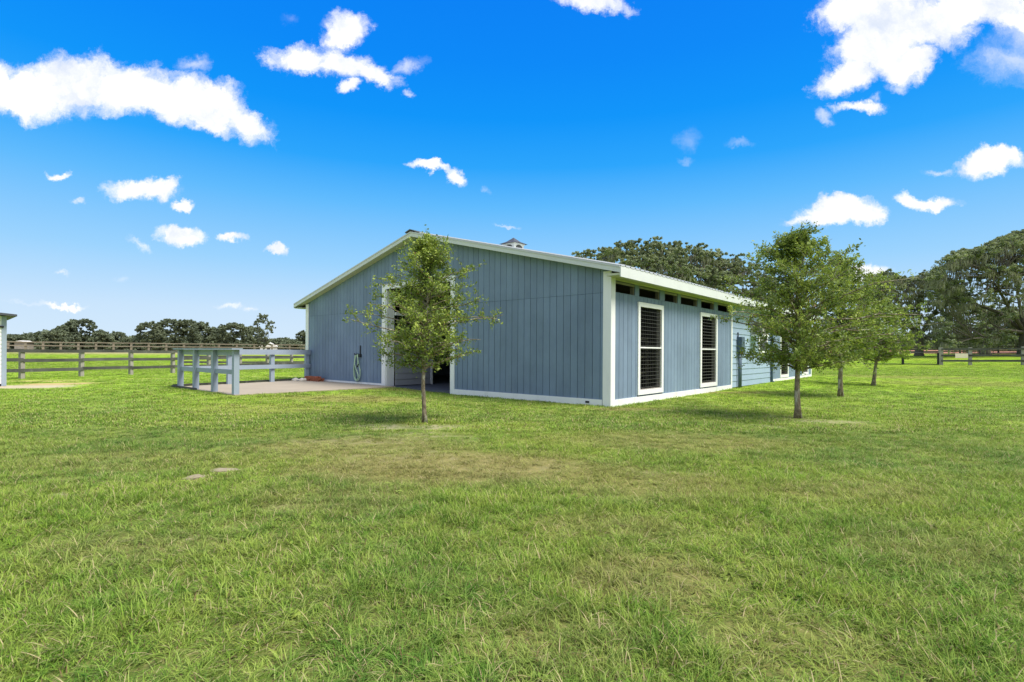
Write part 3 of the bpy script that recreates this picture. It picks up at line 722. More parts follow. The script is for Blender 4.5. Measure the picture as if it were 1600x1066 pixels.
tag(link('sand_mound', rock(.15, .08, .018, 'dirtmat', 9.3), None, (p.x, p.y, terr(p.x, p.y))), 'flat pale patch of heaped sand just behind the small mound', 'mound')

# things seen through the first barred window
sh = thing('storage_shelf', 'pale wooden storage shelf seen behind the first barred window', 'shelf', W2(0.75, 2.15, 0.035), ROTB)
for xx in (-0.22, 0.22):
    for yy2 in (-0.45, 0.75): MB().box(xx-.02, xx+.02, yy2-.025, yy2+.025, 0, 1.6).obj('upright', M['palewood'], sh)
for z in (0.18, 0.62, 1.05, 1.52): MB().box(-.24, .24, -.47, .77, z, z+.05).obj('shelf', M['palewood'], sh)
def crate(nm, lab, cat, m, s_, v_, z, sx, sy, sz):
    o = thing(nm, lab, cat, W2(s_, v_, z), ROTB)
    MB().box(-sx, sx, -sy, sy, 0, sz).obj('body', M[m], o); MB().box(-sx-.01, sx+.01, -sy-.01, sy+.01, sz, sz+.03).obj('lid', M[m], o)
crate('storage_tub', 'green plastic tub on the second shelf behind the first barred window', 'tub', 'greenbox', 0.62, 2.15, 0.71, .1, .14, .16)
crate('storage_tub', 'red plastic tub on the floor left of the shelf behind the barred window', 'tub', 'redbox', 0.55, 1.52, 0.04, .1, .12, .4)
crate('storage_tub', 'white plastic box on the third shelf behind the first barred window', 'tub', 'white', 0.62, 2.1, 1.14, .1, .10, .2)
bu = thing('bucket', 'pale blue-white bucket on the lowest shelf behind the first barred window', 'bucket', W2(0.60, 2.30, 0.27), ROTB)
MB().tube([(0, 0, 0), (0, 0, .30)], [.12, .15], 16).obj('pail', M['bucket'], bu, smooth=False)
MB().tube([(0, -.15, .28), (0, -.10, .17), (.13, 0, .12), (0, .10, .17), (0, .15, .28)], .006, 5).obj('handle', M['wire'], bu)

# ------------------------------------------------------------------ board fences
def fence(name, label, posts, rails, ph, pw, rw, rt, pm, rm, front=-1, group=None, jitter=0.02, topcap=False):
    f = thing(name, label, 'fence', (posts[0][0], posts[0][1], terr(*posts[0])), 0, group)
    o0 = Vector(f.location)
    tops = []
    for i, (x, y) in enumerate(posts):
        z = terr(x, y); h = ph*(1+rnd.uniform(-.02, .02))
        j = (i+1) if i+1 < len(posts) else i-1
        a = math.atan2(posts[j][1]-y, posts[j][0]-x)
        pw_ = pw if not isinstance(pw, list) else pw[i]
        mb = MB().tube([(0, 0, -.1), (0, 0, h)], [pw_*0.72, pw_*0.70], 4)
        o = mb.obj('post', M[pm], f); o.location = Vector((x, y, z))-o0
        o.rotation_euler = (rnd.uniform(-.01, .01), rnd.uniform(-.012, .012), a+math.pi/4)
    for i in range(len(posts)-1):
        x0, y0 = posts[i]; x1, y1 = posts[i+1]
        a = math.atan2(y1-y0, x1-x0); L = math.hypot(x1-x0, y1-y0); nx, ny = math.sin(a), -math.cos(a)
        if (nx*x0+ny*y0) > 0: nx, ny = -nx, -ny        # rails on the camera side when front<0
        k = 0.5*(pw if not isinstance(pw, list) else pw[i])+rt*0.5
        k *= (1 if front < 0 else -1)
        for hz in rails:
            za = terr(x0, y0)+hz+rnd.uniform(-jitter, jitter); zb = terr(x1, y1)+hz+rnd.uniform(-jitter, jitter)
            A = Vector((x0+nx*k, y0+ny*k, za))-o0; B = Vector((x1+nx*k, y1+ny*k, zb))-o0
            n3 = Vector((nx, ny, 0))*rt*.5; up = Vector((0, 0, rw*.5))
            mb = MB().prism([A-n3-up, A+n3-up, A+n3+up, A-n3+up], B-A)
            mb.obj('rail', M[rm], f)
    return f
def line_posts(p0, p1, n): return [(p0[0]+(p1[0]-p0[0])*i/(n-1), p0[1]+(p1[1]-p0[1])*i/(n-1)) for i in range(n)]
A0 = pick(34, 592); A3 = pick(270, 583)
dirA = (A3-A0)/3.0
postsA = [tuple((A0+dirA*k).xy) for k in range(-2, 9)]
fa = fence('board_fence', 'nearer dark weathered three-board fence behind the rail fence, left of the barn', postsA, [1.16, 0.78, 0.36], 1.24, 0.15, 0.14, 0.035, 'wood', 'darkwood')
B0 = pick(283, 573); 
postsB = line_posts((-24, 38), (-10.5, 45), 6)
fence('board_fence', 'middle dark board fence crossing the paddock between the near and far fences', postsB, [1.16, 0.78, 0.36], 1.24, 0.15, 0.14, 0.035, 'darkwood', 'darkwood')
postsC = []
for x in range(-6, 17): postsC.append(tuple(pix(40+x*27.5, 548, 84+x*1.2).xy))
fence('board_fence', 'far pale-topped board fence in front of the distant trees on the left', postsC, [1.36, 0.80], 1.45, 0.3, 0.16, 0.07, 'palewood', 'palewood')
# right-hand fence, sign, wire gate
R0 = pick(1470, 576.5); R1 = pick(1516, 577.5); R2 = pick(1599, 578.5)
R1 = Vector((R0.x+2.6, R0.y-0.6, 0)); R2 = Vector((R0.x+7.0, R0.y-1.7, 0))
def px_of(p): return CX+FPX*p[0]/p[1]
fr_posts = []
for px_, yv in ((1470, 47.4), (1516, 46.6), (1599, 45.2), (1684, 43.8), (1770, 42.5), (1860, 41.4)):
    q_ = pix(px_, 560, yv); fr_posts.append((q_.x, q_.y))
fence('board_fence', 'dark three-board fence with pale end post at the right edge, before the mossy oak', fr_posts, [1.42, 0.86, 0.38], 1.62, [.27, .22, .24, .22, .22, .22], 0.17, 0.05, 'wood', 'darkwood', jitter=0.01)
sg = pix(1502.5, 556, 46.6)
so_ = thing('sign_board', 'small blank cream board hanging on the right-hand fence', 'sign', (sg.x, sg.y, sg.z), math.atan2(-0.8, 2.6))
MB().box(-0.47, 0.47, -0.02, 0.02, -0.20, 0.20).obj('board', M['sign'], so_)
g0 = pix(1412, 575, 48.6); g1 = pix(1465.5, 575, 47.5); g2 = pix(1350, 575, 49.8)
def wire_panel(nm, lab, p0, p1, h, posts=(0, 1), z0=.02, cat='gate'):
    o = thing(nm, lab, cat, (p0.x, p0.y, terr(p0.x, p0.y)))
    L = Vector((p1.x-p0.x, p1.y-p0.y, 0))
    MB().tube([(0, 0, 0), (0, 0, h)], .045, 8).obj('upright', M['blackmetal'], o); MB().tube([L+Vector((0, 0, 0)), L+Vector((0, 0, h))], .07, 8).obj('upright', M['blackmetal'], o)
    MB().tube([(0, 0, z0+.05), L+Vector((0, 0, z0+.05))], .04, 6).obj('bottom_rail', M['blackmetal'], o)
    MB().tube([(0, 0, h), L+Vector((0, 0, h))], .045, 6).obj('top_rail', M['blackmetal'], o)
    wm = MB(); n = int(L.length/0.22)
    for k in range(n):
        q0 = L*(k/n); q1 = L*min(1, (k+5.5)/n); wm.tube([q0+Vector((0, 0, z0)), q1+Vector((0, 0, h))], .004, 3, False); wm.tube([q1+Vector((0, 0, z0)), q0+Vector((0, 0, h))], .004, 3, False)
    tag(wm.obj('wire_mesh', M['blackmetal'], o), kind='stuff')
wire_panel('wire_gate', 'black chain-link gate panel beside the pale end post on the right', g0, g1, 1.12)
wire_panel('wire_fence', 'black chain-link fence running left behind the young oaks', g2, g0+Vector((-.12, 0, 0)), 1.10, cat='fence')
postsD = [tuple(pix(1380+k*30, 550, 92-k*.6).xy) for k in range(9)]
fence('board_fence', 'far dark fence along the far side of the right paddock', postsD, [1.5, 1.1, 0.7, 0.35], 1.65, 0.18, 0.2, 0.05, 'darkwood', 'darkwood')
# pole with a lamp
pp = pix(1482, 548, 78)
po = thing('lamp_pole', 'thin pale pole with small lamp arm before the dark trees on the right', 'pole', (pp.x, pp.y, terr(pp.x, pp.y)))
MB().tube([(0, 0, 0), (0, 0, 3.9)], [.09, .07], 8).obj('shaft', M['stone'], po, smooth=True)
MB().tube([(0, 0, 3.75), (-.6, 0, 3.95)], .03, 6).obj('arm', M['stone'], po); MB().box(-.95, -.5, -.12, .12, 3.88, 4.0).obj('lamp_head', M['white'], po)
# far white house
hp = pix(421, 548, 175)
ho = thing('far_house', 'tiny white house below the distant trees, just left of the barn', 'house', (hp.x, hp.y, terr(hp.x, hp.y)-.3), .3)
MB().box(-2.6, 2.6, -2, 2, 0, 1.9).obj('wall', M['white'], ho)
MB().prism([(-3.0, -2.4, 1.9), (3.0, -2.4, 1.9), (0, -2.4, 3.4)], (0, 4.8, 0)).obj('roof', M['houseroof'], ho)
MB().box(-.5, .5, -2.05, -2.0, 0, 1.6).obj('door', M['darkwood'], ho)
hp = pix(38, 530, 170)
ho = thing('far_shed', 'far pale-roofed shed peeking out of the trees beside the white shed', 'shed', (hp.x, hp.y, terr(hp.x, hp.y)), .2)
MB().box(-1.5, 1.5, -2, 2, 0, 2.5).obj('wall', M['wood'], ho)
MB().prism([(-1.9, -2.4, 2.5), (1.9, -2.4, 2.5), (0, -2.4, 3.1)], (0, 4.8, 0)).obj('roof', M['houseroof'], ho)

# ------------------------------------------------------------------ white shed at the left edge
sc_ = pick(8.5, 604)
shd = thing('white_shed', 'white lap-sided shed with grey-blue corner trim cut off by the left edge', 'shed', (sc_.x, sc_.y, 0.0), 0.83)
MB().box(-4.0, -0.02, 0.02, 2.9, 0.0, 2.25).obj('wall', M['white'], shd)
for k in range(17):
    z0 = 0.10+k*.130
    MB().prism([(-4.0, 0.018, z0), (-4.0, -0.014, z0), (-4.0, 0.010, z0+.126), (-4.0, 0.018, z0+.126)], (3.9, 0, 0)).obj('lap_board', M['white'], shd)
    MB().prism([(-0.018, 0.10, z0), (0.014, 0.10, z0), (-.010, 0.10, z0+.126), (-.018, 0.10, z0+.126)], (0, 2.8, 0)).obj('lap_board', M['white'], shd)
MB().box(-0.10, 0.022, -0.022, 0.10, 0.02, 2.30).obj('corner_trim', M['rail'], shd)
MB().box(-4.0, -0.1, -.01, 0.02, 0.0, 0.09).obj('skid', M['black'], shd)
MB().prism([(-4.3, -0.3, 2.62), (0.25, -0.3, 2.30), (0.25, -0.3, 2.36), (-4.3, -0.3, 2.80)], (0, 3.5, 0)).obj('roof', M['slate'], shd)
MB().box(-.30, -.05, -.05, -.012, 1.92, 1.98).obj('bracket', M['black'], shd)

# ------------------------------------------------------------------ trees
def fast_quads(name, cen, ax, bx, tint, mat, bend=None):
    # cen, ax, bx: (n,3) arrays; rhombus leaves
    n = len(cen)
    v = np.empty((n, 4, 3), dtype=np.float32)
    v[:, 0] = cen-ax; v[:, 1] = cen-bx; v[:, 2] = cen+ax; v[:, 3] = cen+bx
    me = bpy.data.meshes.new(name); me.vertices.add(n*4); me.vertices.foreach_set('co', v.reshape(-1))
    me.loops.add(n*4); me.loops.foreach_set('vertex_index', np.arange(n*4, dtype=np.int32))
    me.polygons.add(n); me.polygons.foreach_set('loop_start', np.arange(0, n*4, 4, dtype=np.int32))
    me.update(calc_edges=True); me.materials.append(mat)
    a = me.attributes.new('tint', 'FLOAT', 'POINT'); a.data.foreach_set('value', np.repeat(tint, 4).astype(np.float32))
    return me
def unit(a): return a/np.maximum(np.linalg.norm(a, axis=1, keepdims=True), 1e-9)
def leaf_axes(rg, n, size, up=0.3, ratio=0.5):
    nrm = unit(rg.normal(size=(n, 3))+np.array([0, 0, up])*1.5)
    r1 = rg.normal(size=(n, 3)); ax = unit(np.cross(nrm, r1)); bx = np.cross(nrm, ax)
    sz = size*rg.uniform(.6, 1.35, size=(n, 1))
    return ax*sz, bx*sz*ratio

def young_oak(label, base, top, r_max, z_wide, z_low, seed, lean=(0, 0), leaf=0.026, nprim=70, trunk_r=0.04, open_top=1.0, dens=1.0, yscale=1.0):
    rg = np.random.default_rng(seed); rr = random.Random(seed)
    x0, y0 = base; z0 = terr(x0, y0)
    root = thing('oak_sapling', label, 'young oak tree', (x0, y0, z0), 0, 'young oaks planted around the barn')
    Ht = top
    def ax_(z):
        t_ = z/Ht; return Vector((lean[0]*t_+0.03*math.sin(z*2.1+seed), lean[1]*t_+0.03*math.cos(z*1.7+seed), z))
    tr = MB(); n = 16
    zs = [Ht*0.97*i/n for i in range(n+1)]
    tr.tube([ax_(z)+Vector((rr.uniform(-1, 1), rr.uniform(-1, 1), 0))*0.006 for z in zs], [max(0.004, trunk_r*(1.35 if i == 0 else 1.0)*(1-0.95*(z/Ht)**0.9)) for i, z in enumerate(zs)], 9)
    def env(z):
        if z < z_low: return 0
        if z < z_wide: return r_max*(0.60+0.40*math.sin(math.pi/2*(z-z_low)/(z_wide-z_low)))
        t_ = (z-z_wide)/(Ht-z_wide); return r_max*max(0.0, (1-t_**1.7))*(1-0.38*t_)+0.04
    C_ = []; T_ = []
    for i in range(nprim):
        t_ = (i+rr.random())/nprim
        zst = z_low+0.02+(Ht*0.95-z_low)*t_**1.08
        az = i*2.39996+rr.uniform(-.4, .4)
        ln = env(min(zst+0.25*r_max*0.3, Ht))*rr.choice([rr.uniform(.5, .85), rr.uniform(.8, 1.1), rr.uniform(.85, 1.2), rr.uniform(1.1, 1.5)])+rr.uniform(0, .12)
        up = rr.uniform(.2, .9)+1.3*max(0, (zst-z_wide)/(Ht-z_wide))
        d = Vector((math.cos(az), math.sin(az)*yscale, 0)); p = ax_(zst); path = [p.copy()]
        seg = 6; stp = ln/seg
        for k in range(seg):
            dd = (d+Vector((rr.uniform(-.22, .22), rr.uniform(-.22, .22), up*(1-0.12*k)*0.7+rr.uniform(-.18, .12)))).normalized()
            p = p+dd*stp; path.append(p.copy())
        rb = max(0.004, trunk_r*0.42*(1-0.75*t_)*(0.5+ln/r_max*.5))
        tr.tube(path, [rb*(1-.85*k/seg)+.0015 for k in range(seg+1)], 5, False)
        # twigs with leaves
        for k in range(1, seg+1):
            for tw in range(3 if k > 1 else 1):
                b0 = path[k-1].lerp(path[k], rr.random())
                cn = mnoise.noise(b0*(1.7/r_max)*1.6+Vector((seed*3.1, 0, 0)))
                if cn < -.12 and rr.random() < .72: continue
                dr = (path[k]-path[k-1]).normalized()
                td = (dr*0.6+Vector((rr.uniform(-1, 1), rr.uniform(-1, 1), rr.uniform(-.6, 1.1)))).normalized()
                tl = rr.uniform(.10, .30)*(1.15-0.3*t_)
                tp = [b0, b0+td*tl*.5, b0+td*tl+Vector((0, 0, -.01))]
                if rr.random() < .75: tr.tube(tp, [.0035, .0025, .0012], 3, False)
                m_ = int(rr.uniform(11, 24)*dens)
                tt = rg.uniform(.1, 1.1, size=(m_, 1))
                cc = np.array(b0)+np.array(td)*tl*tt+rg.normal(scale=.026, size=(m_, 3))
                C_.append(cc)
                yb = rr.random(); base_t = 0.12+0.50*yb
                if rr.random() < .07: base_t = 0.75
                T_.append(np.clip(base_t+rg.normal(scale=.16, size=m_), 0, 0.97))
    cen = np.concatenate(C_); tint = np.concatenate(T_)
    tint[rg.random(len(tint)) < 0.004] = 1.33
    a, b_ = leaf_axes(rg, len(cen), leaf, .35, .5)
    tr.obj('trunk', M['bark'], root, smooth=True)
    cr_ = link('crown', fast_quads('crown', cen, a, b_, tint, M['leaf']), root); cr_['kind'] = 'stuff'
    return root
t1 = pick(664, 661); t2 = pick(1249, 654); t3 = pick(1314, 620); t4 = pick(1366, 603)
young_oak('small young oak standing alone in front of the open barn door', (t1.x, t1.y), 3.12, 0.95, 1.80, 0.88, 3, (0.0, 0), .024, 80, .042, dens=1.15)
young_oak('tallest young oak, nearest of the row along the right side of the barn', (t2.x, t2.y), 3.48, 1.34, 1.85, 0.86, 11, (-0.12, 0), .026, 125, .058, dens=1.35)
young_oak('second young oak of the side row, between the nearest and the farthest one', (t3.x, t3.y), 4.05, 1.30, 2.25, 0.95, 23, (0.05, 0), .031, 120, .07, dens=1.3)
young_oak('smallest and farthest young oak of the row beside the barn', (t4.x, t4.y), 3.10, 1.45, 2.0, 0.90, 31, (0.15, 0), .036, 100, .075, dens=1.25)

def big_tree(name, label, cat, base_xy, lobes, trunk_r, leaf, per_m2, mat, seed, moss=0, group=None, limbs=True, trunk_h=2.5, shell=0.55, bark='oldbark', base_z=None):
    """lobes: world-space (x, y, z, rx, ry, rz)."""
    rg = np.random.default_rng(seed); rr = random.Random(seed)
    bz = terr(*base_xy) if base_z is None else base_z
    root = thing(name, label, cat, (base_xy[0], base_xy[1], bz), 0, group); o0 = Vector(root.location)
    tr = MB()
    tp = Vector((0, 0, trunk_h))
    tr.tube([(0, 0, -.3), (0, 0, .4), Vector((trunk_r*.2, 0, trunk_h*.6)), tp], [trunk_r*1.5, trunk_r*1.05, trunk_r*.9, trunk_r*.85], 10)
    C_ = []; T_ = []; MC = []
    prim = []
    if limbs:
        cand = [Vector(l[:3])-o0 for l in lobes]
        prim_l = [max(cand, key=lambda q: abs(q.x)+.3*q.z)]
        while len(prim_l) < min(11, len(cand)): prim_l.append(max(cand, key=lambda q: min((q-p_).length for p_ in prim_l)))
        for q in prim_l:
            e_ = tp.lerp(q, .72); e_.z = max(e_.z, tp.z*.6)
            m1 = tp.lerp(e_, .4)+Vector((rr.uniform(-.5, .5), rr.uniform(-.5, .5), rr.uniform(-.2, 1.0)))
            m2 = tp.lerp(e_, .75)+Vector((rr.uniform(-.6, .6), rr.uniform(-.6, .6), rr.uniform(-.5, .6)))
            rl = trunk_r*rr.uniform(.18, .32)
            tr.tube([tp-Vector((0, 0, .5)), m1, m2, e_], [rl*1.2, rl, rl*.7, rl*.4], 6, False)
            prim += [(m1, rl*.5), (m2, rl*.42), (e_, rl*.38)]
    for li, (x, y, z, rx, ry, rz) in enumerate(lobes):
        c_ = Vector((x, y, z))-o0
        if limbs:
            q, rl = min(prim, key=lambda q_: (q_[0]-c_).length)
            mm = q.lerp(c_, .5)+Vector((rr.uniform(-.35, .35), rr.uniform(-.35, .35), rr.uniform(-.3, .3)))
            tr.tube([q, mm, c_], [rl, rl*.6, rl*.2], 4, False)
        area = 4*math.pi*((rx*ry)**1.6/3+(rx*rz)**1.6/3+(ry*rz)**1.6/3)**(1/1.6)
        # sub-clumps on the lobe surface
        nc = max(5, int(area/2.2/ (leaf*leaf*40)))
        nc = min(nc, 60)
        nl = int(area*per_m2)
        sub = unit(rg.normal(size=(nc, 3))); sub[:, 2] = np.where(rg.random(nc) < .7, np.abs(sub[:, 2]), sub[:, 2]); 
        subr = rg.uniform(.16, .34, size=nc)
        idx = rg.integers(0, nc, size=nl)
        rad = rg.uniform(.55, 1.0, size=nc)
        d = sub[idx]*rad[idx][:, None]+unit(rg.normal(size=(nl, 3)))*(subr[idx]*rg.random(nl)**.5)[:, None]
        cc = np.array(c_)+d*np.array([rx, ry, rz])*1.05
        lt = rg.uniform(-.15, .15); ct = rg.uniform(-.16, .16, size=nc)
        C_.append(cc); T_.append(np.clip(.48+lt+ct[idx]+rg.normal(scale=.10, size=nl), 0, 1))
        if moss and rr.random() < moss:
            k = int(rx*ry*7)+6
            th = rg.uniform(0, 2*np.pi, k); q_ = rg.random(k)**.5
            mx = np.stack([c_.x+np.cos(th)*q_*rx, c_.y+np.sin(th)*q_*ry, c_.z-rz*rg.uniform(.1, .9, k)], 1); MC.append(mx)
    cen = np.concatenate(C_); tint = np.concatenate(T_)
    a, b_ = leaf_axes(rg, len(cen), leaf, .5, .6)
    tr.obj('trunk', M[bark], root, smooth=True)
    cr_ = link('crown', fast_quads('crown', cen, a, b_, tint, mat), root); cr_['kind'] = 'stuff'
    if MC:
        mc = np.concatenate(MC); mc = np.repeat(mc, 5, axis=0)+rg.normal(scale=.13, size=(len(mc)*5, 3))
        n = len(mc); L = rg.uniform(.3, 1.0, size=(n, 1))*rg.uniform(.4, 1.2, size=(n, 1))
        a = np.concatenate([rg.normal(scale=.04, size=(n, 2)), -np.ones((n, 1))], 1)*L*.5
        b_ = np.concatenate([rg.normal(size=(n, 2)), np.zeros((n, 1))], 1); b_ = unit(b_)*rg.uniform(.03, .07, size=(n, 1))
        mo = link('spanish_moss', fast_quads('spanish_moss', mc+a, a, b_, np.clip(rg.normal(.5, .2, n), 0, 1), M['moss']), root); mo['kind'] = 'stuff'
    return root

def lobes_from_outline(outline, depth, dspread, lob, n, seed, flat=.62, fill_low=0.0):
    """lobes packed below a crown line given as (px, top_py) at a depth; each has real size and distance."""
    rr = random.Random(seed); out = []
    xs = [o[0] for o in outline]
    for i in range(n):
        px_ = rr.uniform(xs[0], xs[-1])
        j = max(k for k in range(len(xs)) if xs[k] <= px_+1e-6); j = min(j, len(xs)-2)
        t_ = (px_-xs[j])/(xs[j+1]-xs[j]); ty = outline[j][1]*(1-t_)+outline[j+1][1]*t_
        by = outline[j][2]*(1-t_)+outline[j+1][2]*t_
        r_ = lob*rr.uniform(.6, 1.25)
        u = rr.random()**1.15 if i % 3 else 0.0
        dd = rr.uniform(-1, 1)
        dep = depth+dd*dspread
        rpx = r_*flat/dep*FPX
        py = ty+rpx+(by-ty-rpx)*u if by-ty > rpx else ty+rpx
        py += abs(dd)*rpx*.6
        p_ = pix(px_, py, dep)
        out.append((p_.x, p_.y, p_.z, r_, r_, r_*flat*rr.uniform(.8, 1.15)))
    return out
def lobes_from_domes(domes, depth, lob, per, seed, flat=.75):
    rr = random.Random(seed); out = []
    for (px_, py, rad, dd) in domes:
        c_ = pix(px_, py, depth+dd)
        n_ = int(per*rad*rad)
        for k in range(n_):
            a = rr.uniform(0, 2*math.pi); zc = rr.uniform(-.25, 1.0); h_ = math.sqrt(max(0, 1-zc*zc)); q = rr.uniform(.78, 1.0)
            r_ = lob*rr.uniform(.6, 1.2)
            out.append((c_.x+math.cos(a)*h_*rad*q, c_.y+math.sin(a)*h_*rad*q, c_.z+zc*rad*q*flat-r_*.4, r_, r_, r_*.72))
    return out
# great oak behind the barn
DM = [(915, 408, 1.5, 0), (940, 404, 1.7, 1), (965, 408, 2.0, -2), (985, 396, 2.0, 2), (1018, 398, 2.6, 0), (1040, 405, 2.4, -3), (1062, 402, 2.6, 2), (1085, 407, 2.5, -1), (1108, 418, 2.4, 1), (1135, 424, 2.0, 3), (1155, 414, 1.6, 0), (1170, 436, 2.4, -1), (1205, 455, 2.4, 0),
      (1000, 425, 2.6, -4), (1045, 435, 2.8, -5), (1090, 445, 2.8, -5), (1130, 455, 2.8, -4), (1175, 480, 2.8, -3), (1215, 490, 2.6, -2), (1060, 470, 2.6, -4), (1110, 480, 2.6, -4)]
bp_ = pix(1050, 556, 58)
big_tree('live_oak', 'huge rounded live oak rising behind the barn roof', 'oak tree', (bp_.x, bp_.y), lobes_from_domes(DM, 58, .78, 4.6, 5), .9, .11, 42, M['oak'], 5, moss=.1, trunk_h=4)
# mossy oaks on the right
ol = [(1455, 432, 520), (1470, 405, 530), (1500, 388, 535), (1530, 385, 540), (1560, 372, 535), (1590, 360, 535), (1625, 352, 530), (1665, 362, 530), (1710, 390, 520), (1750, 430, 515)]
bp_ = pix(1601, 552, 66)
big_tree('live_oak', 'largest live oak with hanging moss and thick trunk at the right edge', 'oak tree', (bp_.x, bp_.y), lobes_from_outline(ol, 66, 6, .95, 430, 8, .7), .7, .11, 34, M['oak'], 8, moss=.75, trunk_h=3.5)
ol = [(1345, 455, 500), (1362, 430, 490), (1385, 418, 485), (1400, 428, 500), (1430, 430, 520), (1452, 418, 530), (1475, 430, 535), (1500, 450, 540)]
bp_ = pix(1436, 552, 72)
big_tree('live_oak', 'greyer mossy live oak with open branches, left of the largest oak', 'oak tree', (bp_.x, bp_.y), lobes_from_outline(ol, 72, 5, .95, 170, 12, .75), .5, .11, 34, M['oak'], 12, moss=.9, trunk_h=3.2)
ol = [(1490, 485, 530), (1520, 470, 535), (1560, 478, 538), (1600, 480, 538), (1640, 470, 538), (1700, 480, 538)]
bp_ = pix(1540, 552, 84)
big_tree('live_oak', 'dark mossy oak standing in shade behind the largest oak', 'oak tree', (bp_.x, bp_.y), lobes_from_outline(ol, 84, 5, 1.6, 90, 15), .6, .2, 14, M['oak'], 15, moss=.7, trunk_h=3)
ol = [(1395, 528, 548), (1420, 520, 548), (1440, 516, 548), (1465, 525, 548), (1500, 520, 548), (1560, 528, 548), (1620, 522, 548), (1700, 525, 548)]
for k, (xa, xb, lab, dep) in enumerate([(1385, 1450, 'low round dark tree far behind the chain-link gate', 118), (1440, 1520, 'low dark tree far behind the lamp pole', 122), (1510, 1580, 'low dark tree far behind the fence, left of the thick trunk', 116), (1570, 1650, 'low dark tree beyond the fence at the right edge', 120)]):
    xm = (xa+xb)/2; bp_ = pix(xm, 548, dep)
    big_tree('bushy_tree', lab, 'tree', (bp_.x, bp_.y), lobes_from_outline([(xa, 535, 547), (xm-10, 517+k % 2*4, 547), (xm+12, 519, 547), (xb, 536, 547)], dep, 3, 1.7, 34, 40+k), .3, .28, 9, M['oak'], 40+k, limbs=False, trunk_h=1.5)
# distant treeline on the left: every tree that can be told apart
FAR = [  # x centre, half width, top y, label
    (22, 30, 521, 'low tree line crown next to the white shed, half hidden by it'), (62, 18, 526, 'lowest round tree right of the white shed, beyond the far fence'),
    (86, 20, 514, 'middling dark tree left of the tallest one in the left clump'), (126, 28, 497, 'tallest dark oak of the left clump, with an open top'),
    (104, 18, 506, 'dark tree touching the tallest oak of the left clump on its left'), (158, 16, 516, 'small tree just right of the tallest oak of the left clump'), (182, 16, 517, 'small round-topped tree at the right end of the left clump'),
    (203, 14, 526, 'low pale tree in the gap between the two far clumps'),
    (234, 20, 501, 'left end tree of the middle far clump'), (262, 22, 498, 'broad tree second from the left in the middle far clump'),
    (290, 20, 498, 'wide tree at the centre of the middle far clump'), (312, 16, 502, 'open-topped tree right of the centre of the middle far clump'),
    (338, 18, 509, 'lower tree between the open-topped tree and the domed one'), (364, 28, 503, 'broad domed tree at the right of the middle far clump'),
    (392, 18, 509, 'dark tree just left of the slender young tree'), (438, 18, 527, 'low tree just right of the slender young tree'), (458, 16, 529, 'low tree second from the barn in the far gap'), (476, 12, 516, 'taller tree touching the left corner of the barn')]
for k, (xc, hw, ty, lab) in enumerate(FAR):
    dep = 185+12*math.sin(k*2.3); bp_ = pix(xc, 545, dep)
    lo = 3.0
    by = 546
    ls = lobes_from_outline([(xc-hw, ty+(by-ty)*.55, by), (xc-hw*.6, ty+3, by), (xc, ty, by), (xc+hw*.55, ty+2.5, by), (xc+hw, ty+(by-ty)*.55, by)], dep, 4, 1.5, 50+int(hw*2.0), 70+k, .72)
    big_tree('oak_tree', lab, 'tree', (bp_.x, bp_.y), ls, .35, .32, 7.0, M['oakfar'], 70+k, group='trees of the distant left treeline', trunk_h=3, limbs=False)
bp_ = pix(412, 548, 88)
lsy = []
rr = random.Random(4)
for i in range(60):
    t_ = rr.random(); hw = 15*(math.sin(math.pi*min(1, (t_*0.9+.12)))**.7)
    py = 494+48*t_; p_ = pix(412+rr.uniform(-1, 1)*hw, py, 88+rr.uniform(-1.2, 1.2)); r_ = rr.uniform(.28, .6); lsy.append((p_.x, p_.y, p_.z, r_, r_, r_*1.1))
big_tree('slender_tree', 'slender upright young tree standing in front of the far treeline', 'tree', (bp_.x, bp_.y), lsy, .12, .14, 26, M['oakfar'], 99, trunk_h=1.2)
# woods on the horizon, a mass nobody could count
rg = np.random.default_rng(77)
n = 110000; ang = rg.uniform(-math.pi*.42, math.pi*.42, n); rad = rg.uniform(250, 275, n)
hgt = np.array([6.6+2.4*mnoise.noise((a*16, 0, 0))+1.5*mnoise.noise((a*60, 3, 0)) for a in ang])
zz = rg.random(n)**.8*hgt
cx_ = np.sin(ang)*rad; cy_ = np.cos(ang)*rad
cen = np.stack([cx_, cy_, np.array([terr(250*math.sin(a), 250*math.cos(a)) for a in ang])*1.0+zz-1.0], 1)
a, b_ = leaf_axes(rg, n, .75, .4, .6)
o = link('distant_woods', fast_quads('distant_woods', cen, a, b_, np.clip(.4+rg.normal(scale=.2, size=n), 0, 1), M['oakfar'])); tag(o, 'low dark band of far-off woods along the horizon', 'woods', kind='stuff')

# ------------------------------------------------------------------ grass
gm, t, b, o_ = new_mat('grass_blade')
pos = t.new('ShaderNodeNewGeometry').outputs['Position']; oi = t.new('ShaderNodeObjectInfo')
at = t.new('ShaderNodeAttribute', attribute_name='tint')
c = grass_colour(t, pos, True)
rv = t.math('ADD', t.math('MULTIPLY', at.outputs['Fac'], .52), t.math('MULTIPLY', oi.outputs['Random'], .48))
c = t.mix(t.rng(rv, .55, .92, 0, .75, False), c, (0.42, 0.50, 0.16, 1))
c = t.mix(t.rng(rv, .48, .10, 0, .85, False), c, (0.030, 0.100, 0.012, 1))
that = t.math('MULTIPLY', t.math('GREATER_THAN', at.outputs['Fac'], .80), t.math('LESS_THAN', at.outputs['Fac'], .87))
c = t.mix(that, c, (0.17, 0.12, 0.055, 1))
dm = mask_nodes(t, pos, DRYW)
c = t.mix(t.math('MULTIPLY', dm, .72), c, t.mix(rv, (0.22, 0.175, 0.06, 1), (0.42, 0.35, 0.16, 1)))
straw = t.math('GREATER_THAN', at.outputs['Fac'], .93)
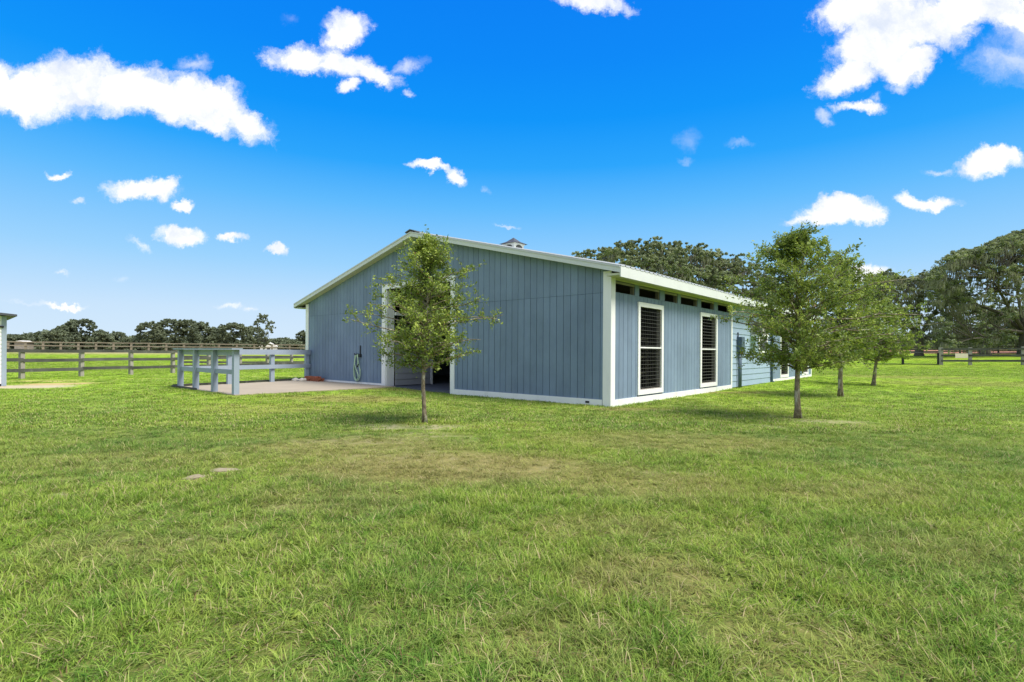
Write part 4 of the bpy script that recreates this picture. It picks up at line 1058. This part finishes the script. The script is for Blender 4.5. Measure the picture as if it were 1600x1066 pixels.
c = t.mix(straw, c, (0.45, 0.38, 0.20, 1))
t.put(b.inputs['Base Color'], c); b.inputs['Roughness'].default_value = .6; b.inputs['Specular IOR Level'].default_value = .12
tr_ = t.new('ShaderNodeBsdfTranslucent'); t.put(tr_.inputs[0], c)
mx = t.new('ShaderNodeMixShader'); mx.inputs[0].default_value = .3
t.l.new(b.outputs[0], mx.inputs[1]); t.l.new(tr_.outputs[0], mx.inputs[2]); t.l.new(mx.outputs[0], o_.inputs[0])
gcol = bpy.data.collections.new('grass_tufts')
rr = random.Random(5)
def tuft(n, rad, lmin, lmax, wd, droop, seg=3):
    mb = MB()
    for i in range(n):
        a = rr.uniform(0, 2*math.pi); q_ = rad*rr.random()**.6; bx_, by_ = q_*math.cos(a), q_*math.sin(a)
        a2 = a+rr.gauss(0, .9); L = rr.uniform(lmin, lmax); w_ = wd*rr.uniform(.7, 1.25)
        el = rr.uniform(.35, 1.25); side = Vector((-math.sin(a2), math.cos(a2), 0))
        p_ = Vector((bx_, by_, -.006)); i0 = len(mb.v); tint = rr.random()
        for k in range(seg):
            f_ = 1-(k/seg)**1.6*.7
            mb.v += [tuple(p_-side*w_*.5*f_), tuple(p_+side*w_*.5*f_)]; mb.t += [tint, tint]
            d = Vector((math.cos(a2)*math.cos(el), math.sin(a2)*math.cos(el), math.sin(el)))
            p_ = p_+d*L/seg; el -= droop*rr.uniform(.5, 1.3)
            p_.z = max(p_.z, .004)
        mb.v.append(tuple(p_)); mb.t.append(tint)
        for k in range(seg-1): q0 = i0+2*k; mb.f.append((q0, q0+1, q0+3, q0+2))
        q0 = i0+2*(seg-1); mb.f.append((q0, q0+1, q0+2))
    me = mb.mesh('tuft', gm); me.polygons.foreach_set('use_smooth', [True]*len(me.polygons)); return me
protos = []
for k in range(6): protos.append(tuft(34, .065, .04, .115, .0034, .50))
for k in range(4): protos.append(tuft(42, .080, .028, .065, .0042, .40, 2))
for k in range(3): protos.append(tuft(46, .17, .030, .062, .0095, .35, 2))
def weed():
    mb = MB()
    for i in range(12):
        a = rr.uniform(0, 6.28); L = rr.uniform(.016, .034); w_ = L*.30; d = Vector((math.cos(a), math.sin(a), rr.uniform(.15, .7))); sd = Vector((-math.sin(a), math.cos(a), rr.uniform(-.3, .3))); b_ = Vector((rr.uniform(-.03, .03), rr.uniform(-.03, .03), .01)); tn = rr.uniform(.0, .35)
        i0 = len(mb.v); mb.v += [tuple(b_), tuple(b_+d*L*.55-sd*w_), tuple(b_+d*L), tuple(b_+d*L*.55+sd*w_)]; mb.t += [tn]*4; mb.f.append((i0, i0+1, i0+2, i0+3))
    return mb.mesh('weed', gm)
WEED = [weed() for _ in range(3)]
for k in range(2): protos.append(tuft(60, .34, .035, .065, .016, .35, 2))
protos += WEED
for k, me in enumerate(protos):
    o = bpy.data.objects.new('tuft_%02d' % k, me); gcol.objects.link(o)
pts = []; rot = []; scl = []; idx = []
npr = np.random.default_rng(9)
def barn_inside(x, y):
    d = Vector((x-C0.x, y-C0.y, 0)); s = d.dot(U); v = d.dot(V)
    return (-0.03 < s < 13.6 and -0.05 < v < 20.7) or (7.84 < s < 13.45+(v*.24) and -4.93 < v < 0.02)
def scatter(y0, y1, dens_f, kinds, zsc):
    N = 0; y = y0
    while y < y1:
        dy_ = max(.05, y*.02); wd = 2*(1.0*y+.35); cnt = dens_f(y)*wd*dy_
        cnt = int(cnt)+(npr.random() < cnt % 1)
        for _ in range(cnt):
            yy3 = y+npr.random()*dy_; xx = (npr.random()-.5)*wd
            if barn_inside(xx, yy3): continue
            bare = max(maskv(BAREW, xx, yy3), .9*maskv(ORANGE, xx, yy3)); dry = maskv(DRYW, xx, yy3)
            cl = mnoise.noise((xx*1.3, yy3*1.3, 5)); cl2 = mnoise.noise((xx*5, yy3*5, 2))
            keep = (1-bare*1.25)*(1-dry*.30)*(0.88+.25*cl+.30*cl2)
            if npr.random() > keep: continue
            h = (1+.55*cl+.35*cl2)*(1-.35*dry)*npr.uniform(.7, 1.25)*(1-.5*bare)
            pts.append((xx, yy3, terr(xx, yy3))); rot.append((npr.uniform(-.15, .15), npr.uniform(-.15, .15), npr.uniform(0, 6.283)))
            k = npr.uniform(.8, 1.25); scl.append((k, k, h*zsc(yy3))); idx.append(int(npr.choice(kinds)) if (npr.random() > 0.012+.09*max(0, mnoise.noise((xx*.8, yy3*.8, 9))) or y > 12) else int(npr.choice([15, 16, 17])))
        y += dy_
scatter(1.2, 4.2, lambda y: 430, [0, 1, 2, 3, 4, 5, 6, 7], lambda y: 1.0)
scatter(4.2, 8.0, lambda y: 430*(4.2/y)**1.15, [0, 2, 4, 6, 7, 8, 9], lambda y: max(.62, 1-(y-4.2)*.08))
scatter(8.0, 30.0, lambda y: 120*(8/y)**1.35, [10, 11, 12], lambda y: .85)
scatter(30.0, 62.0, lambda y: 20*(30/y)**1.6*max(0, min(1, (62-y)/22)), [13, 14], lambda y: .9)
me = bpy.data.meshes.new('grass'); me.vertices.add(len(pts)); me.vertices.foreach_set('co', np.array(pts, dtype=np.float32).reshape(-1))
for nm, arr, ty in (('rot', rot, 'FLOAT_VECTOR'), ('scl', scl, 'FLOAT_VECTOR')):
    a = me.attributes.new(nm, ty, 'POINT'); a.data.foreach_set('vector', np.array(arr, dtype=np.float32).reshape(-1))
a = me.attributes.new('idx', 'INT', 'POINT'); a.data.foreach_set('value', np.array(idx, dtype=np.int32))
go = link('grass', me); tag(go, 'mown green lawn grass with dry yellowish patches all around the barn', 'grass', kind='stuff')
ng = bpy.data.node_groups.new('grass_scatter', 'GeometryNodeTree')
ng.interface.new_socket('Geometry', in_out='INPUT', socket_type='NodeSocketGeometry'); ng.interface.new_socket('Geometry', in_out='OUTPUT', socket_type='NodeSocketGeometry')
gi = ng.nodes.new('NodeGroupInput'); gout = ng.nodes.new('NodeGroupOutput')
iop = ng.nodes.new('GeometryNodeInstanceOnPoints'); ci = ng.nodes.new('GeometryNodeCollectionInfo')
ci.inputs['Collection'].default_value = gcol; ci.inputs['Separate Children'].default_value = True; ci.inputs['Reset Children'].default_value = True
def na_(nm, ty):
    n = ng.nodes.new('GeometryNodeInputNamedAttribute'); n.data_type = ty; n.inputs['Name'].default_value = nm; return n.outputs['Attribute']
ng.links.new(gi.outputs[0], iop.inputs['Points']); ng.links.new(ci.outputs[0], iop.inputs['Instance']); iop.inputs['Pick Instance'].default_value = True
ng.links.new(na_('idx', 'INT'), iop.inputs['Instance Index'])
e2r = ng.nodes.new('FunctionNodeEulerToRotation'); ng.links.new(na_('rot', 'FLOAT_VECTOR'), e2r.inputs[0]); ng.links.new(e2r.outputs[0], iop.inputs['Rotation'])
ng.links.new(na_('scl', 'FLOAT_VECTOR'), iop.inputs['Scale']); ng.links.new(iop.outputs[0], gout.inputs[0])
mod = go.modifiers.new('scatter', 'NODES'); mod.node_group = ng
print('tufts', len(pts))
